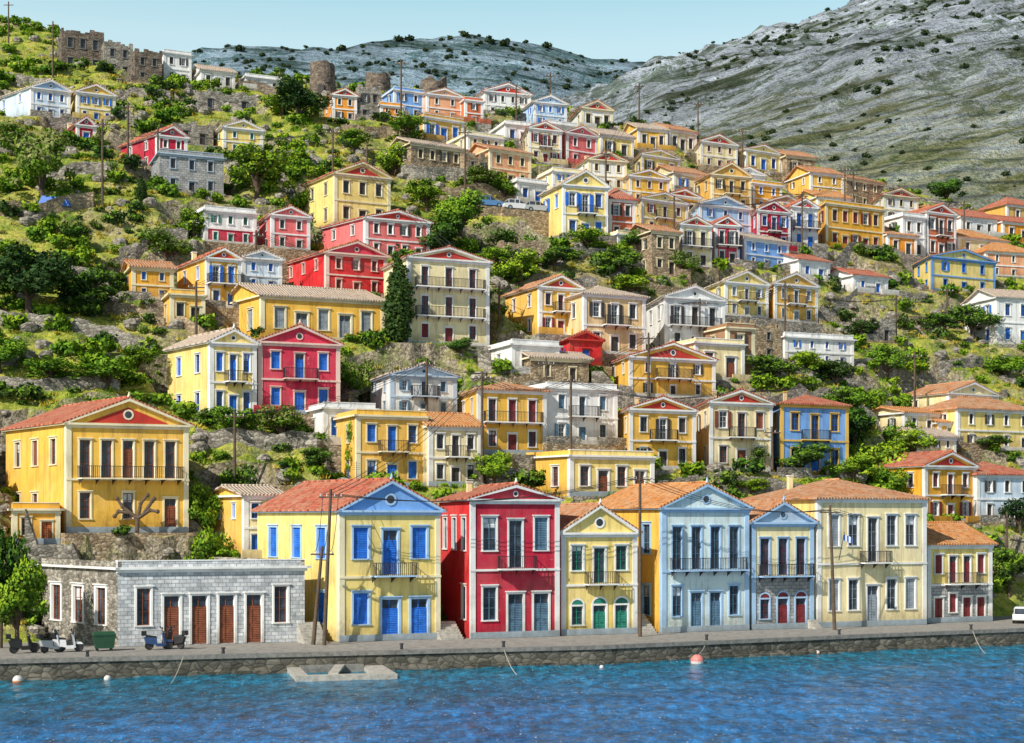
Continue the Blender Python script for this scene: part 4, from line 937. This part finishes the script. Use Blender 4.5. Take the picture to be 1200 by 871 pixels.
def tree(px,yb,hp,wp,kind,D=None):
    if D: x,y,z=(px-600)/F*D,D,1.4
    else:
        x,y,_=cast(px,yb); z=ground(x,y)
    w=wp*y/F/.95
    top=CZ+(HY-(yb-hp))*y/F; hn=hp*y/F
    h=max(top-z,hn*.7)
    if kind!='cypress': h=min(h,hn*1.25)
    if kind=='cypress': w=wp*y/F/.25
    o=bpy.data.objects.new(NMS[kind],random.choice(TM[kind])); SC.collection.objects.link(o)
    o.location=(x,y,z-.1); o.scale=(w,w,h); o.rotation_euler[2]=random.uniform(0,6.28)
for t in [(50,246,98,85,'olive'),(35,382,100,110,'dark'),(350,152,62,66,'dark'),(467,408,126,34,'cypress'),(166,244,42,12,'cypress'),(428,432,62,52,'olive'),(600,272,50,66,'mid'),(540,292,72,80,'bright'),
 (500,255,42,60,'bright'),(650,322,35,50,'mid'),(725,332,45,60,'mid'),(800,327,36,46,'olive'),(418,555,66,38,'bright'),(290,565,90,80,'mid'),(330,525,54,66,'olive'),(580,575,48,60,'bright'),
 (940,562,46,72,'mid'),(885,552,30,40,'olive'),(905,458,44,66,'mid'),(1020,462,52,64,'bright'),(1030,545,80,100,'bright'),(1000,520,50,60,'mid'),(1050,292,36,40,'mid'),(1110,242,34,54,'mid'),(1140,392,38,64,'mid'),
 (240,640,80,70,'bright'),(235,600,60,50,'bright'),(20,745,95,80,'bright',112),(0,700,120,70,'mid',113),(40,668,60,70,'bright'),(60,455,42,70,'bright'),(125,470,46,90,'bright'),(105,375,66,76,'mid'),(195,302,36,56,'olive'),(150,330,34,60,'mid'),
 (480,172,42,54,'bright'),(530,192,30,44,'mid'),(560,235,40,60,'olive'),(1182,700,66,60,'mid'),(1195,640,60,50,'dark'),(300,232,62,90,'bright'),(335,262,50,70,'bright'),(690,302,40,56,'bright'),
 (1100,395,34,50,'mid'),(980,455,36,50,'dark'),(15,190,50,60,'olive'),(90,290,30,40,'mid'),(370,560,40,50,'mid'),(350,470,40,40,'dark'),
 (470,270,46,60,'bright'),(515,300,50,60,'mid'),(1130,320,26,40,'bright'),(1010,400,30,46,'dark'),(1165,540,30,46,'mid'),(30,520,50,60,'bright'),(590,235,34,46,'bright'),
 (700,165,24,26,'dark'),(610,165,24,30,'dark'),(460,200,40,50,'bright'),(735,300,34,40,'mid'),(985,320,26,40,'bright'),(330,140,34,50,'bright'),(290,160,30,44,'mid'),(415,180,30,50,'bright'),
 (15,330,50,70,'bright'),(0,440,50,70,'bright'),(160,440,36,60,'bright'),(225,280,36,50,'bright'),(350,230,46,60,'bright'),(610,330,40,60,'bright'),(620,490,36,46,'mid'),
 (950,450,40,60,'bright'),(1055,500,50,70,'bright'),(1040,580,50,60,'bright'),(960,590,36,50,'bright'),(720,470,30,40,'bright'),(270,520,50,60,'bright'),(310,580,50,60,'bright'),
 (540,180,28,40,'mid'),(820,330,30,40,'bright'),(1180,450,36,60,'bright'),(540,420,26,40,'mid'),(1000,575,44,60,'bright'),(1070,540,40,60,'bright'),(1040,430,34,56,'bright'),(990,490,40,60,'bright'),(740,350,30,50,'bright'),(580,320,36,50,'bright'),(400,440,40,50,'bright'),(690,500,26,40,'bright'),(880,590,30,50,'bright')]:
    tree(*t)
x,y,_=cast(160,632); z=ground(x,y)
m=MB(); m.tube((0,0,-.5),(.1,0,1.4),.22,.16,'wood_pole',8)
for c in [((.1,0,1.3),(-1.2,0,2.3),(-1.7,.1,3.0)),((.1,0,1.3),(1.1,.1,2.0),(1.8,0,1.9)),((.1,0,1.2),(.3,.2,2.6),(.9,.2,3.3)),((-.5,0,1.8),(-1.6,.2,1.9),(-1.9,.1,1.5)),((.6,.1,1.7),(1.3,.2,2.8),(1.5,.1,3.0))]:
    m.tube(c[0],c[1],.18,.15,'wood_pole',8); m.tube(c[1],c[2],.15,.11,'wood_pole',8); m.sphere(c[1],.2,'wood_pole',8,6); m.sphere(c[2],.2,'wood_pole',8,6)
m.obj('pruned_tree',None,(x,y,z))
x,y,_=cast(66,248); z=ground(x,y); m=MB()
m.hexa([(-2,-1,-.3),(2,-1,-.5),(2,1,-.3),(-2,1,-.3),(-1.6,-.6,.9),(1.4,-.7,.6),(1.7,.8,.9),(-1.5,.9,1.1)],'tarp_blue'); m.obj('blue_tarpaulin',None,(x,y,z+.3))
x,y,z=wpt(983,131,9.0); m=MB(); m.tube((0,0,-1.5),(.5,0,1.0),.04,.03,'iron',6)
for i in range(5): m.poly([(.42+i*.15,.05*math.sin(i),.8-i*.06),(.57+i*.15,.05*math.sin(i+1),.74-i*.06),(.57+i*.15,.05*math.sin(i+1),.2-i*.06),(.42+i*.15,.05*math.sin(i),.26-i*.06)],'flag_blue' if i%2==0 else 'car_white')
m.obj('greek_flag',None,(x,y,z))
def bush_mesh(name,mats,seed,n=240,size=.085,flat=.7):
    rnd=random.Random(seed); m=MB(); L=[(0,0,.35,.42,flat)]
    for i in range(5):
        a=rnd.uniform(0,6.28); L.append((math.cos(a)*.36,math.sin(a)*.36,rnd.uniform(.2,.5),rnd.uniform(.18,.32),.8))
    crown(m,L,n,size,mats,rnd); return m.mesh(name)
def grass_mesh(name,mat,seed):
    rnd=random.Random(seed); m=MB()
    for i in range(36):
        a=rnd.uniform(0,6.28); r=rnd.uniform(0,.5); b=Vector((math.cos(a)*r,math.sin(a)*r,0)); t=b+Vector((rnd.uniform(-.25,.25),rnd.uniform(-.25,.25),rnd.uniform(.2,.45))); w=Vector((rnd.uniform(-.06,.06),rnd.uniform(-.06,.06),0))
        m.poly([b-w,b+w,t],mat)
    return m.mesh(name)
def scatter(name,me,pts):
    v=[];f=[]
    for (x,y,z,s) in pts:
        a=random.uniform(0,6.28); h=s*.7071; b=len(v)
        for k in range(4): v.append((x+math.cos(a+k*math.pi/2)*h,y+math.sin(a+k*math.pi/2)*h,z))
        f.append((b,b+1,b+2,b+3))
    im=bpy.data.meshes.new(name); im.from_pydata(v,[],f); im.update()
    o=bpy.data.objects.new(name,im); SC.collection.objects.link(o)
    o.instance_type='FACES'; o.use_instance_faces_scale=True; o.show_instancer_for_render=False; o.show_instancer_for_viewport=False
    c=bpy.data.objects.new(name+'_foliage',me); SC.collection.objects.link(c); c.parent=o
kinds={'bright':[], 'mid':[], 'dark':[], 'olive':[], 'dry':[], 'grass':[], 'drygrass':[]}
rs=random.Random(11)
for _ in range(20000):
    y=rs.uniform(118,298); x=rs.uniform(-.38*y-4,.38*y+4); s=y-shore(x)
    if s<18.5 or y>ridgeY(x)+6 or infoot(x,y,.35): continue
    z=ground(x,y); nz=noise.noise(Vector((x*.07,y*.07,2)))+rs.uniform(-.25,.25)
    cl=noise.noise(Vector((x*.05,y*.05,8)))
    dens=max(.07,.25+cl*.45)
    if rs.random()<dens:
        k='bright' if nz>-.04 else ('mid' if nz>-.2 else ('olive' if nz>-.3 else ('dark' if rs.random()<.35 else 'dry')))
        sc=rs.choice([.6,.8,1.1,1.5,2.0,2.8]) * (1.0 if k!='dry' else .6)
        kinds[k].append((x,y,z-.15,sc))
    elif rs.random()<.6:
        kinds['grass' if nz>.12 else 'drygrass'].append((x,y,z-.05,rs.uniform(.7,1.5)))
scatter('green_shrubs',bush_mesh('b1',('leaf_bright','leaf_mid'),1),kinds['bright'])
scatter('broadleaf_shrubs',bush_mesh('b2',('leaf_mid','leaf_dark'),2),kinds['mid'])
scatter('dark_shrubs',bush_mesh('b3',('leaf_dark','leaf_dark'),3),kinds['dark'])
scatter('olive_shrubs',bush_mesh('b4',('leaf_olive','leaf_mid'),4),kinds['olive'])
scatter('dry_shrubs',bush_mesh('b5',('leaf_dry','leaf_olive'),5,200,.07),kinds['dry'])
scatter('hillside_grass',grass_mesh('g1','leaf_bright',6),kinds['grass'])
scatter('dry_grass',grass_mesh('g2','leaf_dry',7),kinds['drygrass'])
mt=[]
for _ in range(6000):
    y=300+600*rs.random()**.8; x=rs.uniform(-.05*y,.42*y)
    if noise.noise(Vector((x*.02,y*.02,7)))+rs.uniform(-.35,.35)>0: mt.append((x,y,mnear(x,y)-.3,rs.choice([.8,1,1.2,1.5,2,2.6])))
for _ in range(1200):
    y=rs.uniform(1000,1500); x=rs.uniform(-.3*y,.15*y); mt.append((x,y,mfar(x,y)-.5,rs.choice([2,3,4,5,6])))
for px,D in ((280,1480),(400,1490),(468,1490),(480,1495),(545,1490),(575,1480),(590,1480),(640,1490),(1070,900),(1080,880),(1100,700),(980,600),(925,640)):
    x=(px-600)/F*D; mt.append((x,D,(mfar if D>1000 else mnear)(x,D)-.5,10 if D>1000 else 6))
scatter('mountain_scrub',bush_mesh('b6',('leaf_scrub','leaf_scrub'),8,90,.14,.6),mt)
def rock_mesh():
    m=MB(); nu,nv=9,6
    P=[[None]*nu for _ in range(nv+1)]
    for j in range(nv+1):
        for i in range(nu):
            t=math.pi*j/nv;a=2*math.pi*i/nu; r=.5*(1+.35*noise.noise(Vector((math.cos(a)*math.sin(t)*2,math.sin(a)*math.sin(t)*2,math.cos(t)*2))))
            P[j][i]=(r*math.sin(t)*math.cos(a),r*math.sin(t)*math.sin(a),r*.7*math.cos(t)+.15)
    for j in range(nv):
        for i in range(nu): k=(i+1)%nu; m.poly([P[j][i],P[j][k],P[j+1][k],P[j+1][i]],'stone_rubble')
    return m.mesh('boulder')
rk=[]
for _ in range(3000):
    y=rs.uniform(120,290); x=rs.uniform(-.38*y,.38*y)
    if y-shore(x)<18 or infoot(x,y,.3) or y>ridgeY(x): continue
    rk.append((x,y,ground(x,y)-.1,rs.choice([.4,.6,.9,1.4,2.0])))
scatter('hillside_boulders',rock_mesh(),rk)

# ------------------------------------------------------------ light, world, camera
w=bpy.data.worlds.new('World'); SC.world=w; w.use_nodes=True; nt=w.node_tree
S=Vector((-.55,-.62,.64)).normalized()
el=math.asin(S.z); rot=math.atan2(S.x,S.y)
sky=nt.nodes.new('ShaderNodeTexSky'); sky.sky_type='NISHITA'; sky.sun_disc=False; sky.sun_elevation=el; sky.sun_rotation=rot
sky.air_density=1.0; sky.dust_density=1.0; sky.ozone_density=1.0
tc=nt.nodes.new('ShaderNodeTexCoord'); sp=nt.nodes.new('ShaderNodeSeparateXYZ'); nt.links.new(tc.outputs['Generated'],sp.inputs[0])
haze=ramp(nt,sp.outputs[2],[(0.0,(.48,.58,.58)),(0.22,(.70,.88,.88)),(0.30,(.66,.92,.93)),(0.35,(.36,.72,.80)),(0.46,(0,0,0))])
mul=nt.nodes.new('ShaderNodeVectorMath'); mul.operation='SCALE'; nt.links.new(haze,mul.inputs[0]); mul.inputs['Scale'].default_value=7.2
add=nt.nodes.new('ShaderNodeVectorMath'); add.operation='ADD'
s2=nt.nodes.new('ShaderNodeVectorMath'); s2.operation='SCALE'; nt.links.new(sky.outputs[0],s2.inputs[0]); s2.inputs['Scale'].default_value=.5
nt.links.new(s2.outputs[0],add.inputs[0]); nt.links.new(mul.outputs[0],add.inputs[1])
bg=nt.nodes['Background']; nt.links.new(add.outputs[0],bg.inputs['Color']); bg.inputs['Strength'].default_value=.1
L=bpy.data.lights.new('sun','SUN'); L.energy=5.0; L.angle=math.radians(.5); L.color=(1,.94,.84)
lo=bpy.data.objects.new('sun',L); SC.collection.objects.link(lo); lo.rotation_euler=S.to_track_quat('Z','Y').to_euler()
cam=bpy.data.cameras.new('camera'); co=bpy.data.objects.new('camera',cam); SC.collection.objects.link(co)
co.location=(0,0,CZ); co.rotation_euler=(math.radians(90),0,0); cam.sensor_width=36; cam.lens=36*F/1200; cam.shift_y=(HY-435.5)/1200
cam.clip_start=1; cam.clip_end=12000; SC.camera=co
SC.view_settings.view_transform='Standard'; SC.view_settings.look='None'; SC.view_settings.exposure=0
print('faces',sum(len(o.data.polygons) for o in bpy.data.objects if o.type=='MESH'))
